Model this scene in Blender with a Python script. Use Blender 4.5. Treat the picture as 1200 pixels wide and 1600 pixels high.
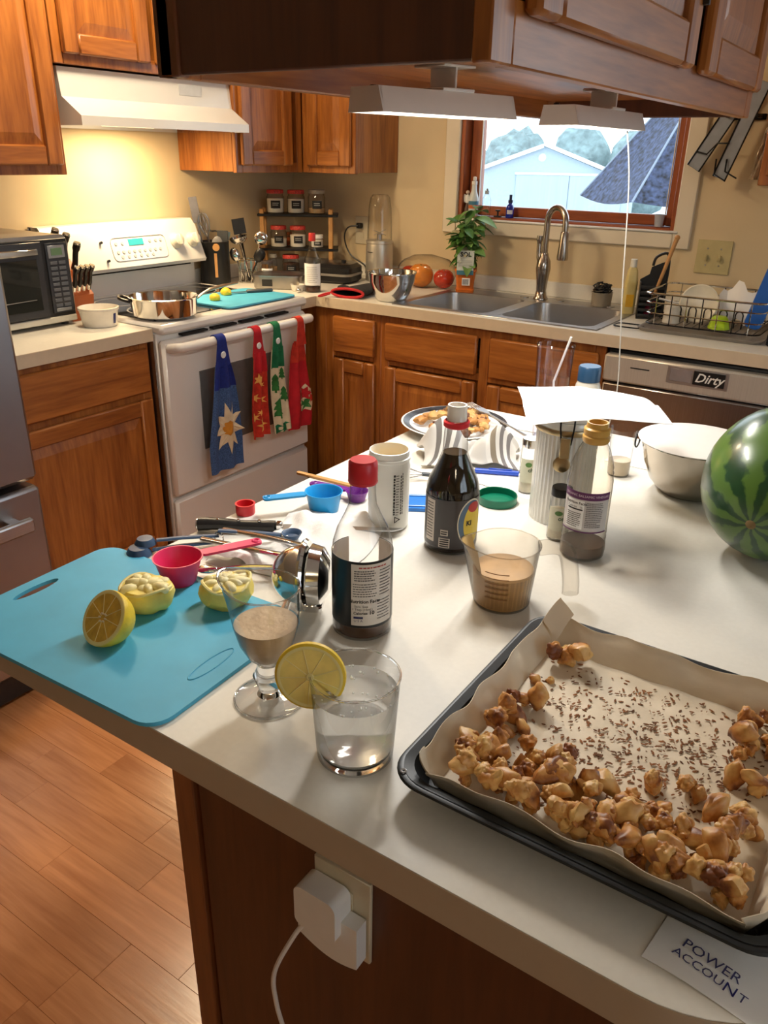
import bpy, bmesh, math, random
from mathutils import Vector, Matrix, noise
random.seed(7)
for o in list(bpy.data.objects): bpy.data.objects.remove(o)
S = bpy.context.scene
COL = S.collection
PI = math.pi
R = math.radians
ZC = 0.914           # worktop height

# ------------------------------------------------------------------ camera
CAM = (2.7292, -3.2768, 1.4468); YAW, PIT, ROL = 0.5822, 0.4205, 0.0187
fw = Vector((-math.sin(YAW)*math.cos(PIT), math.cos(YAW)*math.cos(PIT), -math.sin(PIT)))
r0 = Vector((math.cos(YAW), math.sin(YAW), 0)); u0 = r0.cross(fw)
rr = r0*math.cos(ROL)+u0*math.sin(ROL); uu = u0*math.cos(ROL)-r0*math.sin(ROL)
cd = bpy.data.cameras.new('camera'); cam = bpy.data.objects.new('camera', cd); COL.objects.link(cam)
cam.matrix_world = Matrix(((rr.x, uu.x, -fw.x, CAM[0]), (rr.y, uu.y, -fw.y, CAM[1]), (rr.z, uu.z, -fw.z, CAM[2]), (0, 0, 0, 1)))
cd.sensor_fit = 'VERTICAL'; cd.sensor_height = 36; cd.sensor_width = 27; cd.lens = 1246.3/1600*36
cd.clip_start = 0.02; cd.clip_end = 300
S.camera = cam

# ------------------------------------------------------------------ sky, lights, exposure
W = bpy.data.worlds.new('sky'); S.world = W; W.use_nodes = True
bg = W.node_tree.nodes['Background']; bg.inputs[0].default_value = (0.80, 0.91, 1.0, 1); bg.inputs[1].default_value = 2.6
S.view_settings.view_transform = 'Standard'; S.view_settings.look = 'None'
S.view_settings.gamma = 1; S.view_settings.use_curve_mapping = False
S.view_settings.exposure = 0.36

def area(name, loc, rot, sx, sy, power, col):
    l = bpy.data.lights.new(name, 'AREA'); l.shape = 'RECTANGLE'; l.size = sx; l.size_y = sy; l.energy = power; l.color = col
    o = bpy.data.objects.new(name, l); COL.objects.link(o); o.location = loc; o.rotation_euler = rot
    return o
def bulb(name, loc, power, col, rad=.1):
    l = bpy.data.lights.new(name, 'POINT'); l.energy = power; l.color = col; l.shadow_soft_size = rad
    o = bpy.data.objects.new(name, l); COL.objects.link(o); o.location = loc
    return o
# daylight is the overcast sky itself, entering through the glazed openings


# ------------------------------------------------------------------ materials
MATS = {}
def nodes(name):
    m = bpy.data.materials.new(name); m.use_nodes = True
    nt = m.node_tree; return m, nt, nt.nodes['Principled BSDF']
def mk(name, col, rough=.5, metal=0, var=.06, scale=30, bump=0, trans=0, ior=1.45, coat=0, emit=None, es=0, spec=.5, sss=0, bscale=None, stretch=None):
    if name in MATS: return MATS[name]
    m, nt, p = nodes(name); L = nt.links
    tc = nt.nodes.new('ShaderNodeTexCoord'); nz = nt.nodes.new('ShaderNodeTexNoise'); nz.inputs['Scale'].default_value = scale; nz.inputs['Detail'].default_value = 3
    src = tc.outputs['Object']
    if stretch:
        mp = nt.nodes.new('ShaderNodeMapping'); mp.inputs['Scale'].default_value = stretch; L.new(src, mp.inputs[0]); src = mp.outputs[0]
    L.new(src, nz.inputs['Vector'])
    rp = nt.nodes.new('ShaderNodeValToRGB'); rp.color_ramp.elements[0].position = .3; rp.color_ramp.elements[1].position = .7
    rp.color_ramp.elements[0].color = [max(0, c*(1-var)) for c in col]+[1]; rp.color_ramp.elements[1].color = [min(1, c*(1+var)) for c in col]+[1]
    L.new(nz.outputs[0], rp.inputs[0]); L.new(rp.outputs[0], p.inputs['Base Color'])
    p.inputs['Roughness'].default_value = rough; p.inputs['Metallic'].default_value = metal
    p.inputs['Transmission Weight'].default_value = trans; p.inputs['IOR'].default_value = ior
    p.inputs['Coat Weight'].default_value = coat; p.inputs['Specular IOR Level'].default_value = spec
    if sss: p.inputs['Subsurface Weight'].default_value = sss; p.inputs['Subsurface Radius'].default_value = (.01, .006, .003); p.inputs['Subsurface Scale'].default_value = .5
    if emit: p.inputs['Emission Color'].default_value = (*emit, 1); p.inputs['Emission Strength'].default_value = es
    if bump:
        b = nt.nodes.new('ShaderNodeBump'); b.inputs['Strength'].default_value = bump; b.inputs['Distance'].default_value = .004
        n2 = nt.nodes.new('ShaderNodeTexNoise'); n2.inputs['Scale'].default_value = bscale or scale*3; n2.inputs['Detail'].default_value = 4; L.new(src, n2.inputs['Vector'])
        L.new(n2.outputs[0], b.inputs['Height']); L.new(b.outputs[0], p.inputs['Normal'])
    MATS[name] = m; return m
def wood(name, c1, c2, axis='Z', rough=.38, scale=1.0, rand=False, coat=.25):
    if name in MATS: return MATS[name]
    m, nt, p = nodes(name); L = nt.links
    tc = nt.nodes.new('ShaderNodeTexCoord'); mp = nt.nodes.new('ShaderNodeMapping')
    s = {'X': (1.2, 14, 14), 'Y': (14, 1.2, 14), 'Z': (14, 14, 1.2)}[axis]
    mp.inputs['Scale'].default_value = [v*scale for v in s]
    src = tc.outputs['Object']
    if rand:
        oi = nt.nodes.new('ShaderNodeObjectInfo'); ad = nt.nodes.new('ShaderNodeVectorMath'); ad.operation = 'ADD'
        mu = nt.nodes.new('ShaderNodeMath'); mu.operation = 'MULTIPLY'; mu.inputs[1].default_value = 37
        L.new(oi.outputs['Random'], mu.inputs[0]); L.new(src, ad.inputs[0]); L.new(mu.outputs[0], ad.inputs[1]); src = ad.outputs[0]
    L.new(src, mp.inputs[0])
    n1 = nt.nodes.new('ShaderNodeTexNoise'); n1.inputs['Scale'].default_value = 1.6; n1.inputs['Detail'].default_value = 5; n1.inputs['Distortion'].default_value = 1.1
    n2 = nt.nodes.new('ShaderNodeTexNoise'); n2.inputs['Scale'].default_value = 9; n2.inputs['Detail'].default_value = 2
    L.new(mp.outputs[0], n1.inputs['Vector']); L.new(mp.outputs[0], n2.inputs['Vector'])
    mx = nt.nodes.new('ShaderNodeMath'); mx.operation = 'MULTIPLY_ADD'; mx.inputs[1].default_value = .35; L.new(n2.outputs[0], mx.inputs[0])
    m2 = nt.nodes.new('ShaderNodeMath'); m2.operation = 'MULTIPLY'; m2.inputs[1].default_value = .7; L.new(n1.outputs[0], m2.inputs[0]); L.new(m2.outputs[0], mx.inputs[2])
    rp = nt.nodes.new('ShaderNodeValToRGB'); rp.color_ramp.elements[0].position = .36; rp.color_ramp.elements[1].position = .64
    rp.color_ramp.elements[0].color = (*c1, 1); rp.color_ramp.elements[1].color = (*c2, 1)
    L.new(mx.outputs[0], rp.inputs[0]); out = rp.outputs[0]
    if rand:
        hs = nt.nodes.new('ShaderNodeHueSaturation'); mr = nt.nodes.new('ShaderNodeMapRange'); mr.inputs[3].default_value = .88; mr.inputs[4].default_value = 1.12
        L.new(oi.outputs['Random'], mr.inputs[0]); L.new(mr.outputs[0], hs.inputs['Value']); L.new(out, hs.inputs['Color']); out = hs.outputs[0]
    L.new(out, p.inputs['Base Color'])
    p.inputs['Roughness'].default_value = rough; p.inputs['Coat Weight'].default_value = coat; p.inputs['Coat Roughness'].default_value = .2
    b = nt.nodes.new('ShaderNodeBump'); b.inputs['Strength'].default_value = .12; b.inputs['Distance'].default_value = .002; L.new(n2.outputs[0], b.inputs['Height']); L.new(b.outputs[0], p.inputs['Normal'])
    MATS[name] = m; return m
def thin(name, tint=(1, 1, 1), refl=1.0, rough=0.0):
    """thin clear wall: transparent plus Fresnel gloss"""
    if name in MATS: return MATS[name]
    m = bpy.data.materials.new(name); m.use_nodes = True; nt = m.node_tree; L = nt.links
    for n in list(nt.nodes):
        if n.type != 'OUTPUT_MATERIAL': nt.nodes.remove(n)
    out = [n for n in nt.nodes if n.type == 'OUTPUT_MATERIAL'][0]
    nz = nt.nodes.new('ShaderNodeTexNoise'); nz.inputs['Scale'].default_value = 8
    rp = nt.nodes.new('ShaderNodeValToRGB'); rp.color_ramp.elements[0].color = (*[c*.97 for c in tint], 1); rp.color_ramp.elements[1].color = (*tint, 1)
    L.new(nz.outputs[0], rp.inputs[0])
    t = nt.nodes.new('ShaderNodeBsdfTransparent'); g = nt.nodes.new('ShaderNodeBsdfGlossy'); g.inputs['Roughness'].default_value = rough
    l2 = nt.nodes.new('ShaderNodeLayerWeight'); l2.inputs[0].default_value = .5
    p2 = nt.nodes.new('ShaderNodeMath'); p2.operation = 'POWER'; p2.inputs[1].default_value = 2.8; L.new(l2.outputs['Facing'], p2.inputs[0])
    dk = nt.nodes.new('ShaderNodeMixRGB'); L.new(p2.outputs[0], dk.inputs[0]); L.new(rp.outputs[0], dk.inputs[1]); dk.inputs[2].default_value = (*[c*.30 for c in tint], 1)  # edges darkened in the tint, imitating refraction at grazing angles
    L.new(dk.outputs[0], t.inputs[0])
    lw = nt.nodes.new('ShaderNodeLayerWeight'); lw.inputs[0].default_value = .5
    pw = nt.nodes.new('ShaderNodeMath'); pw.operation = 'POWER'; pw.inputs[1].default_value = 4; L.new(lw.outputs['Facing'], pw.inputs[0])
    f = nt.nodes.new('ShaderNodeMath'); f.operation = 'MULTIPLY_ADD'; f.inputs[1].default_value = .6*refl; f.inputs[2].default_value = .045*refl; L.new(pw.outputs[0], f.inputs[0])
    mx = nt.nodes.new('ShaderNodeMixShader'); L.new(f.outputs[0], mx.inputs[0]); L.new(t.outputs[0], mx.inputs[1]); L.new(g.outputs[0], mx.inputs[2]); L.new(mx.outputs[0], out.inputs[0])
    MATS[name] = m; return m
OAK1, OAK2 = (.215, .060, .009), (.43, .150, .028)
oakZ = wood('oak_vertical', OAK1, OAK2, 'Z'); oakX = wood('oak_horizontal', OAK1, OAK2, 'X'); oakY = wood('oak_across', OAK1, OAK2, 'Y')
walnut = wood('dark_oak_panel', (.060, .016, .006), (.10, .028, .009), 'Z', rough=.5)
cream = mk('wall_paint', (.66, .53, .33), .75, var=.03, scale=6, bump=.05, bscale=160)
lamin = mk('cream_laminate', (.72, .70, .64), .40, var=.02, scale=140, spec=.4)
lamedge = mk('laminate_edge', (.60, .50, .36), .45, var=.03, scale=40)
white = mk('white_enamel', (.78, .77, .75), .22, var=.015, scale=10, coat=.3)
whitep = mk('white_plastic', (.80, .79, .76), .4, var=.02)
steel = mk('brushed_steel', (.46, .46, .47), .30, 1, var=.10, scale=8, stretch=(1, 1, 60))
steelh = mk('steel_brushed_across', (.50, .50, .51), .28, 1, var=.10, scale=8, stretch=(60, 1, 1))
chrome = mk('polished_steel', (.72, .71, .69), .09, 1, var=.03, scale=12)
black = mk('black_plastic', (.012, .012, .013), .35, var=.2, scale=40)
blackm = mk('black_metal', (.015, .015, .016), .3, .6, var=.2, scale=40)
dark = mk('dark_gap', (.01, .008, .007), .8, var=.2)
glass = thin('clear_glass')
paperw = mk('white_paper', (.84, .84, .84), .75, var=.02, scale=20, bump=.05)
ink = mk('black_ink', (.02, .02, .022), .7, var=.1)
rubber = mk('rubber', (.03, .03, .03), .7, var=.2)

# ------------------------------------------------------------------ geometry helpers: geo = (verts, faces)
def cat(*gs):
    v, f = [], []
    for g in gs:
        n = len(v); v += [tuple(p) for p in g[0]]; f += [tuple(i+n for i in q) for q in g[1]]
    return v, f
def xf(g, M):
    return [tuple(M @ Vector(p)) for p in g[0]], g[1]
def mv(g, x=0, y=0, z=0): return [(p[0]+x, p[1]+y, p[2]+z) for p in g[0]], g[1]
def rot(g, ax, deg): return xf(g, Matrix.Rotation(R(deg), 4, ax))
def box(x0, x1, y0, y1, z0, z1, b=.002):
    if b <= 0 or b*2.01 > min(abs(x1-x0), abs(y1-y0), abs(z1-z0)): b = min(abs(x1-x0), abs(y1-y0), abs(z1-z0))*.2
    X = ((x0, x0+b), (x1, x1-b)); Y = ((y0, y0+b), (y1, y1-b)); Z = ((z0, z0+b), (z1, z1-b))
    v = []; f = []
    for i in (0, 1):
        for j in (0, 1):
            for k in (0, 1):
                v += [(X[i][0], Y[j][1], Z[k][1]), (X[i][1], Y[j][0], Z[k][1]), (X[i][1], Y[j][1], Z[k][0])]
    I = lambda i, j, k, a: ((i*2+j)*2+k)*3+a
    for s in (0, 1):
        f += [(I(s, 0, 0, 0), I(s, 1, 0, 0), I(s, 1, 1, 0), I(s, 0, 1, 0)), (I(0, s, 0, 1), I(1, s, 0, 1), I(1, s, 1, 1), I(0, s, 1, 1)), (I(0, 0, s, 2), I(1, 0, s, 2), I(1, 1, s, 2), I(0, 1, s, 2))]
        for t in (0, 1):
            f += [(I(s, t, 0, 0), I(s, t, 1, 0), I(s, t, 1, 1), I(s, t, 0, 1)), (I(s, 0, t, 0), I(s, 1, t, 0), I(s, 1, t, 2), I(s, 0, t, 2)), (I(0, s, t, 1), I(1, s, t, 1), I(1, s, t, 2), I(0, s, t, 2))]
            for k in (0, 1): f.append((I(s, t, k, 0), I(s, t, k, 1), I(s, t, k, 2)))
    return v, f
def lathe(prof, seg=32, a0=0, a1=2*PI):
    full = abs(a1-a0-2*PI) < 1e-6; v = []; f = []; rows = []
    n = seg if full else seg+1
    for (r, z) in prof:
        if r < 1e-6: rows.append([len(v)]); v.append((0, 0, z))
        else:
            rows.append(list(range(len(v), len(v)+n)))
            for i in range(n):
                a = a0+(a1-a0)*i/seg; v.append((r*math.cos(a), r*math.sin(a), z))
    for A, B in zip(rows, rows[1:]):
        for i in range(seg):
            j = (i+1) % n
            if len(A) == 1 and len(B) == 1: continue
            if len(A) == 1: f.append((A[0], B[i], B[j]))
            elif len(B) == 1: f.append((A[i], A[j], B[0]))
            else: f.append((A[i], A[j], B[j], B[i]))
    return v, f
def cylz(r, z0, z1, seg=24, b=.001):
    b = min(b, r*.3, abs(z1-z0)*.3)
    return lathe([(0, z0), (r-b, z0), (r, z0+b), (r, z1-b), (r-b, z1), (0, z1)], seg)
def tube(pts, r, seg=8, closed=False, flat=1.0):
    P = [Vector(p) for p in pts]; n = len(P); v = []; f = []
    rad = r if isinstance(r, (list, tuple)) else [r]*n
    up = None
    for i in range(n):
        if closed: t = P[(i+1) % n]-P[i-1]
        else: t = P[min(i+1, n-1)]-P[max(i-1, 0)]
        t = t.normalized() if t.length > 1e-9 else Vector((0, 0, 1))
        if up is None:
            up = Vector((0, 0, 1)) if abs(t.z) < .9 else Vector((1, 0, 0))
        a = (up-t*up.dot(t))
        if a.length < 1e-6: a = t.orthogonal()
        a.normalize(); up = a; b = t.cross(a)
        for k in range(seg):
            th = 2*PI*k/seg; v.append(tuple(P[i]+(a*math.cos(th)*flat+b*math.sin(th))*rad[i]))
    m = n if closed else n-1
    for i in range(m):
        for k in range(seg):
            A = i*seg; B = ((i+1) % n)*seg; f.append((A+k, A+(k+1) % seg, B+(k+1) % seg, B+k))
    if not closed: f += [tuple(range(seg)), tuple(range((n-1)*seg, n*seg))]
    return v, f
def smoothpts(pts, n=6):
    P = [Vector(p) for p in pts]; out = []
    for i in range(len(P)-1):
        p0, p1, p2, p3 = P[max(i-1, 0)], P[i], P[i+1], P[min(i+2, len(P)-1)]
        for k in range(n):
            t = k/n; out.append(.5*((2*p1)+(p2-p0)*t+(2*p0-5*p1+4*p2-p3)*t*t+(3*p1-p0-3*p2+p3)*t**3))
    out.append(P[-1]); return out
def prism(poly, z0, z1, inset=0):
    n = len(poly); v = [(p[0], p[1], z0) for p in poly]+[(p[0], p[1], z1) for p in poly]
    f = [tuple(range(n-1, -1, -1)), tuple(range(n, 2*n))]+[(i, (i+1) % n, n+(i+1) % n, n+i) for i in range(n)]
    return v, f
def rrect(x0, x1, y0, y1, r, n=6):
    out = []
    for (cx, cy, a) in ((x1-r, y1-r, 0), (x0+r, y1-r, 90), (x0+r, y0+r, 180), (x1-r, y0+r, 270)):
        for k in range(n+1):
            t = R(a+90*k/n); out.append((cx+r*math.cos(t), cy+r*math.sin(t)))
    return out
def sheet(fn, nu, nv, th=.0006):
    g = [[Vector(fn(i/nu, j/nv)) for j in range(nv+1)] for i in range(nu+1)]
    v = []; f = []; N = (nu+1)*(nv+1); top = []; bot = []
    for i in range(nu+1):
        for j in range(nv+1):
            du = g[min(i+1, nu)][j]-g[max(i-1, 0)][j]; dv = g[i][min(j+1, nv)]-g[i][max(j-1, 0)]
            nn = du.cross(dv); nn = nn.normalized() if nn.length > 1e-12 else Vector((0, 0, 1))
            top.append(tuple(g[i][j]+nn*th*.5)); bot.append(tuple(g[i][j]-nn*th*.5))
    v = top+bot; I = lambda i, j: i*(nv+1)+j
    for i in range(nu):
        for j in range(nv):
            f += [(I(i, j), I(i+1, j), I(i+1, j+1), I(i, j+1)), (N+I(i, j), N+I(i, j+1), N+I(i+1, j+1), N+I(i+1, j))]
    for i in range(nu): f += [(I(i, 0), N+I(i, 0), N+I(i+1, 0), I(i+1, 0)), (I(i, nv), I(i+1, nv), N+I(i+1, nv), N+I(i, nv))]
    for j in range(nv): f += [(I(0, j), I(0, j+1), N+I(0, j+1), N+I(0, j)), (I(nu, j), N+I(nu, j), N+I(nu, j+1), I(nu, j+1))]
    return v, f
def ico(r=1, sub=2):
    bm = bmesh.new(); bmesh.ops.create_icosphere(bm, subdivisions=sub, radius=r)
    g = ([tuple(v.co) for v in bm.verts], [tuple(v.index for v in f.verts) for f in bm.faces]); bm.free(); return g
def patch(rad, a0, a1, z0, z1, seg=12, th=.0004):
    """curved label on a cylinder, angle 0 faces -y"""
    rf = rad if callable(rad) else (lambda z: rad)
    return sheet(lambda u, w: (rf(z0+(z1-z0)*w)*math.sin(a0+(a1-a0)*u), -rf(z0+(z1-z0)*w)*math.cos(a0+(a1-a0)*u), z0+(z1-z0)*w), seg, 4, th)
TXT = {}
def text(body, size, shear=0, bold=0):
    k = (body, size, shear, bold)
    if k not in TXT:
        c = bpy.data.curves.new('lettering', 'FONT'); c.body = body; c.size = size; c.shear = shear; c.align_x = 'CENTER'; c.align_y = 'CENTER'; c.resolution_u = 2; c.offset = bold
        o = bpy.data.objects.new('lettering', c); COL.objects.link(o)
        bpy.context.view_layer.update()
        me = bpy.data.meshes.new_from_object(o.evaluated_get(bpy.context.evaluated_depsgraph_get()))
        TXT[k] = ([tuple(v.co) for v in me.vertices], [tuple(p.vertices) for p in me.polygons])
        bpy.data.objects.remove(o); bpy.data.meshes.remove(me)
    return TXT[k]
def text_front(body, size, x, y, z, shear=0, bold=0):          # flat lettering facing -y
    g = text(body, size, shear, bold); return [(p[0]+x, y, p[1]+z) for p in g[0]], g[1]
def text_wrap(body, size, rad, ang, z, bold=0, turn=False):    # lettering bent round a vertical cylinder
    g = text(body, size, 0, bold); out = []
    for p in g[0]:
        a, b = (p[0], p[1]) if not turn else (p[1], -p[0])
        q = rad(z+b) if callable(rad) else rad
        t = ang+a/q; out.append((q*math.sin(t), -q*math.cos(t), z+b))
    return out, g[1]
def lines(rad, a0, a1, z0, z1, n, h, fill=.85, seed=1):
    """rows of fine print as thin curved bars"""
    rd = random.Random(seed); gs = []
    rf = rad if callable(rad) else (lambda z: rad)
    for i in range(n):
        z = z1-(z1-z0)*(i+.5)/n; a = a0; end = a0+(a1-a0)*(rd.uniform(.7, 1) if i % 4 == 3 else rd.uniform(.9, 1))
        while a < end:
            w = rd.uniform(.04, .13)*(a1-a0); b = min(a+w, end)
            if b-a > .005: gs.append(patch(rf(z), a, b, z-h/2, z+h/2, 2, .0002))
            a = b+.025*(a1-a0)
    return cat(*gs)

# ------------------------------------------------------------------ object helpers
def ob(name, g, mat, parent=None, loc=(0, 0, 0), rot=(0, 0, 0), smooth=True, ang=38, label=None, cat_=None, group=None, kind=None):
    me = bpy.data.meshes.new(name); me.from_pydata(g[0], [], g[1])
    bm = bmesh.new(); bm.from_mesh(me); bmesh.ops.recalc_face_normals(bm, faces=bm.faces); bm.to_mesh(me); bm.free()
    if smooth:
        me.polygons.foreach_set('use_smooth', [True]*len(me.polygons)); me.set_sharp_from_angle(angle=R(ang))
    me.materials.append(mat)
    o = bpy.data.objects.new(name, me); COL.objects.link(o)
    o.location = loc; o.rotation_euler = rot
    if parent is not None: o.parent = parent
    return tag(o, label, cat_, group, kind)
def tag(o, label=None, cat_=None, group=None, kind=None):
    if label: o['label'] = label
    if cat_: o['category'] = cat_
    if group: o['group'] = group
    if kind: o['kind'] = kind
    return o
def root(name, label, cat_, loc=(0, 0, 0), rz=0, group=None, kind=None, rot=None):
    o = bpy.data.objects.new(name, None); COL.objects.link(o); o.empty_display_size = .05
    o.location = loc; o.rotation_euler = rot if rot else (0, 0, R(rz))
    return tag(o, label, cat_, group, kind)
def dup(o, parent=None, mats=None):
    c = o.copy(); COL.objects.link(c); c.parent = parent
    for ch in [x for x in o.children]: dup(ch, c)
    return c
# ================================================================== THE ROOM
fl = ob('floor', box(-.1, 5.3, -6.1, .1, -.06, -.008, .002), mk('subfloor', (.10, .045, .02), .7), kind='structure')
plk = wood('laminate_plank', (.46, .175, .062), (.66, .29, .115), 'X', rough=.24, scale=.8, rand=True, coat=.15)
pm = None; rd = random.Random(3)
PLK = {}
for i in range(34):
    y = -4.1+i*.092; x = .05+rd.uniform(-.5, 0)
    while x < 3.3:
        w = rd.choice((.44, .62, .8))
        if w not in PLK:
            PLK[w] = ob('plank', box(.0002, w-.0002, .0002, .0918, -.008, 0, .0004), plk, fl, (x, y, 0), smooth=False)
        else:
            c = PLK[w].copy(); COL.objects.link(c); c.location = (x, y, 0)
        x += w
cw = mk('ceiling_paint', (.72, .68, .60), .85, var=.03)
ob('ceiling', box(-.1, 5.3, -6.1, .1, 2.44, 2.5), cw, kind='structure')
ob('wall_left', box(-.1, 0, -6.1, .1, -.01, 2.44), cream, kind='structure')
wx0, wx1, wz0, wz1 = .93, 1.868, 1.20, 1.98
ob('wall_back', cat(box(0, wx0, 0, .1, -.01, 2.44, .0005), box(wx1, 3.25, 0, .1, -.01, 2.44, .0005), box(5.05, 5.3, 0, .1, -.01, 2.44, .0005), box(3.25, 5.05, 0, .1, 2.1, 2.44, .0005), box(wx0, wx1, 0, .1, -.01, wz0, .0005), box(wx0, wx1, 0, .1, wz1, 2.44, .0005)), cream, kind='structure')
ob('wall_right', cat(box(5.2, 5.3, -6.1, -4.0, -.01, 2.44, .0005), box(5.2, 5.3, -2.2, 0, -.01, 2.44, .0005), box(5.2, 5.3, -4.0, -2.2, -.01, .85, .0005), box(5.2, 5.3, -4.0, -2.2, 2.1, 2.44, .0005)), cream, kind='structure')
w2 = root('window_2', None, None, (5.25, -3.1, .85), kind='structure')  # unseen window, its opening enlarged to let more cool light onto the island
for (a, b, c, d) in ((-.9, -.84, 0, 1.25), (.84, .9, 0, 1.25), (-.03, .03, .06, 1.19), (-.84, .84, 0, .06), (-.84, .84, 1.19, 1.25)): ob('frame', box(-.04, .04, a, b, c, d), white, w2)
for q in (-.84, .03): ob('pane', box(-.004, .004, q, q+.81, .06, 1.19, .001), glass, w2)
ob('wall_front', box(0, 5.2, -6.1, -6.0, -.01, 2.44), cream, kind='structure')
# glazed patio door in the back wall, right of the counter
pd = root('door_1', None, None, (4.15, .05, 0), 90, kind='structure')
for (a, b, c, d) in ((-.895, -.83, 0, 2.1), (.83, .895, 0, 2.1), (-.04, .04, 0, 2.1)): ob('stile', box(-.04, .04, a, b, c, d), white, pd)
ob('rail', box(-.04, .04, -.83, .83, 0, .1), white, pd); ob('rail', box(-.04, .04, -.83, .83, 2.02, 2.1), white, pd)
for s in (-.83, .04): ob('pane', box(-.004, .004, s, s+.79, .1, 2.02, .001), glass, pd)
# window over the sink
red_oak = wood('window_oak', (.20, .045, .012), (.34, .085, .022), 'X', rough=.4)
red_oakz = wood('window_oak_upright', (.22, .05, .013), (.38, .10, .026), 'Z', rough=.4)
wn = root('window_1', None, None, (0, 0, 0), kind='structure')
ob('jamb', box(wx0, wx0+.018, .0, .10, wz0, wz1), red_oakz, wn); ob('jamb', box(wx1-.018, wx1, .0, .10, wz0, wz1), red_oakz, wn)
ob('head', box(wx0+.018, wx1-.018, .0, .10, wz1-.018, wz1), red_oak, wn); ob('stool', box(wx0+.018, wx1-.018, .0, .10, wz0, wz0+.012), red_oak, wn)
sx0, sx1, sz0, sz1 = wx0+.020, wx1-.020, wz0+.014, wz1-.020
ob('sash_stile', box(sx0, sx0+.05, .055, .095, sz0, sz1, .004), red_oakz, wn); ob('sash_stile', box(sx1-.035, sx1, .055, .095, sz0, sz1, .004), red_oakz, wn)
ob('sash_rail', box(sx0+.05, sx1-.035, .055, .095, sz0, sz0+.040, .004), red_oak, wn); ob('sash_rail', box(sx0+.05, sx1-.035, .055, .095, sz1-.04, sz1, .004), red_oak, wn)
ob('pane', box(sx0+.045, sx1-.03, .072, .076, sz0+.035, sz1-.035, .001), glass, wn)
ob('glazing_bead', cat(box(sx0+.05, sx0+.054, .05, .056, sz0+.04, sz1-.04), box(sx1-.039, sx1-.035, .05, .056, sz0+.04, sz1-.04)), whitep, wn)
trimc = mk('cream_trim', (.74, .66, .52), .5, var=.03, scale=8)
tr = root('trim_1', None, None, (0, 0, 0), kind='structure')
ob('casing', box(.862, .93, -.016, 0, 1.14, 2.05, .004), trimc, tr); ob('casing', box(1.868, 1.934, -.016, 0, 1.14, 2.05, .004), trimc, tr)
ob('casing', box(.93, 1.868, -.016, 0, 1.98, 2.05, .004), trimc, tr); ob('apron', box(.93, 1.868, -.016, 0, 1.14, 1.196, .004), trimc, tr)
ob('stool_nosing', box(.90, 1.885, -.022, .0, 1.196, 1.2035, .002), whitep, tr)
for i, (x0, x1) in enumerate(((0, .86), (.862, 1.934), (1.934, 3.1))): pass
ob('baseboard_right', box(5.188, 5.2, -6, 0, 0, .09), oakY, kind='structure')

# ================================================================== OUTSIDE
snow = mk('pale_ground', (.62, .66, .68), .9, var=.06, scale=.4)
ob('ground_outside', sheet(lambda u, w: (-90+150*u, .5+130*w, -.9-4.1*min(1, max(0, (130*w-10)/30))), 10, 26, .1), snow, kind='structure')
barnm = mk('pale_blue_metal_siding', (.40, .49, .56), .6, var=.05, scale=1, stretch=(8, 8, .3))
bt = mk('white_barn_trim', (.82, .86, .88), .6)
bx, by = -24.8, 60.0
b = root('barn', 'pale blue metal barn with a low gable and white trim beyond the window', 'barn', (bx, by, -5.0), rz=23)
hw, eh, ph = 7.2, 4.7, 7.32
ob('wall', prism([(-hw, 0), (hw, 0), (hw, eh), (0, ph), (-hw, eh)], 0, .2), barnm, b, rot=(R(90), 0, 0))
ob('side_wall', cat(box(-hw, -hw+.2, 0, 16, 0, eh, .01), box(hw-.2, hw, 0, 16, 0, eh, .01)), barnm, b)
for s in (-1, 1):
    dx, dz = hw+.5, ph-eh+.14
    L_ = math.hypot(dx, dz); an = math.atan2(dz, dx)
    ob('roof_panel', xf(box(0, L_, -.5, 16.4, -.05, .05, .01), Matrix.Translation((s*(hw+.5), 0, eh-.06)) @ Matrix.Rotation(an if s < 0 else PI-an, 4, 'Y').inverted()), mk('barn_roof', (.50, .56, .60), .6), b)
    ob('rake_trim', xf(box(0, L_, -.62, -.5, -.22, .06, .01), Matrix.Translation((s*(hw+.5), 0, eh-.06)) @ Matrix.Rotation(an if s < 0 else PI-an, 4, 'Y').inverted()), bt, b)
ob('door_track', box(-2.0, 6.4, -.36, -.2, 5.25, 5.42, .01), bt, b)
ob('sliding_door', box(-1.9, 2.2, -.3, -.2, 0, 5.25, .02), barnm, b); ob('sliding_door', box(2.24, 6.3, -.3, -.2, 0, 5.25, .02), barnm, b)
ob('gable_light', mv(rot(lathe([(0, -.05), (.28, -.05), (.3, 0), (.2, .2), (0, .25)], 16), 'X', 90), 0, -.2, 6.5), bt, b)
leafm = mk('hazed_trees', (.22, .31, .32), .9, var=.3, scale=1.5)  # haze of distance mixed into this pale bluish crown colour
bark = mk('bark', (.16, .13, .11), .9, var=.2)
rt = random.Random(11)
for i in range(17):
    x = -76+i*3.7+rt.uniform(-.2, .2); y = (84, 95)[i % 2]+rt.uniform(-1, 1); h = rt.uniform(8.2, 10.2)
    t = root('tree', 'hazy grey-green tree in the far line behind the barn', 'tree', (x, y, -5.0), group='distant trees behind the barn')
    ob('trunk', tube([(0, 0, 0), (.1, 0, h*.3), (0, .1, h*.6)], [.25, .2, .1], 6), bark, t)
    g = ico(1, 3); v = []
    for p in g[0]:
        n = noise.noise(Vector(p)*2.2+Vector((i*7, 0, 0)))*.45+noise.noise(Vector(p)*6+Vector((0, i*5, 0)))*.25
        v.append((p[0]*3.5*(1+n*.25), p[1]*2.2*(1+n), h*.55+p[2]*h*.42*(1+n*.7)))
    ob('crown', (v, g[1]), leafm, t)
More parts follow.
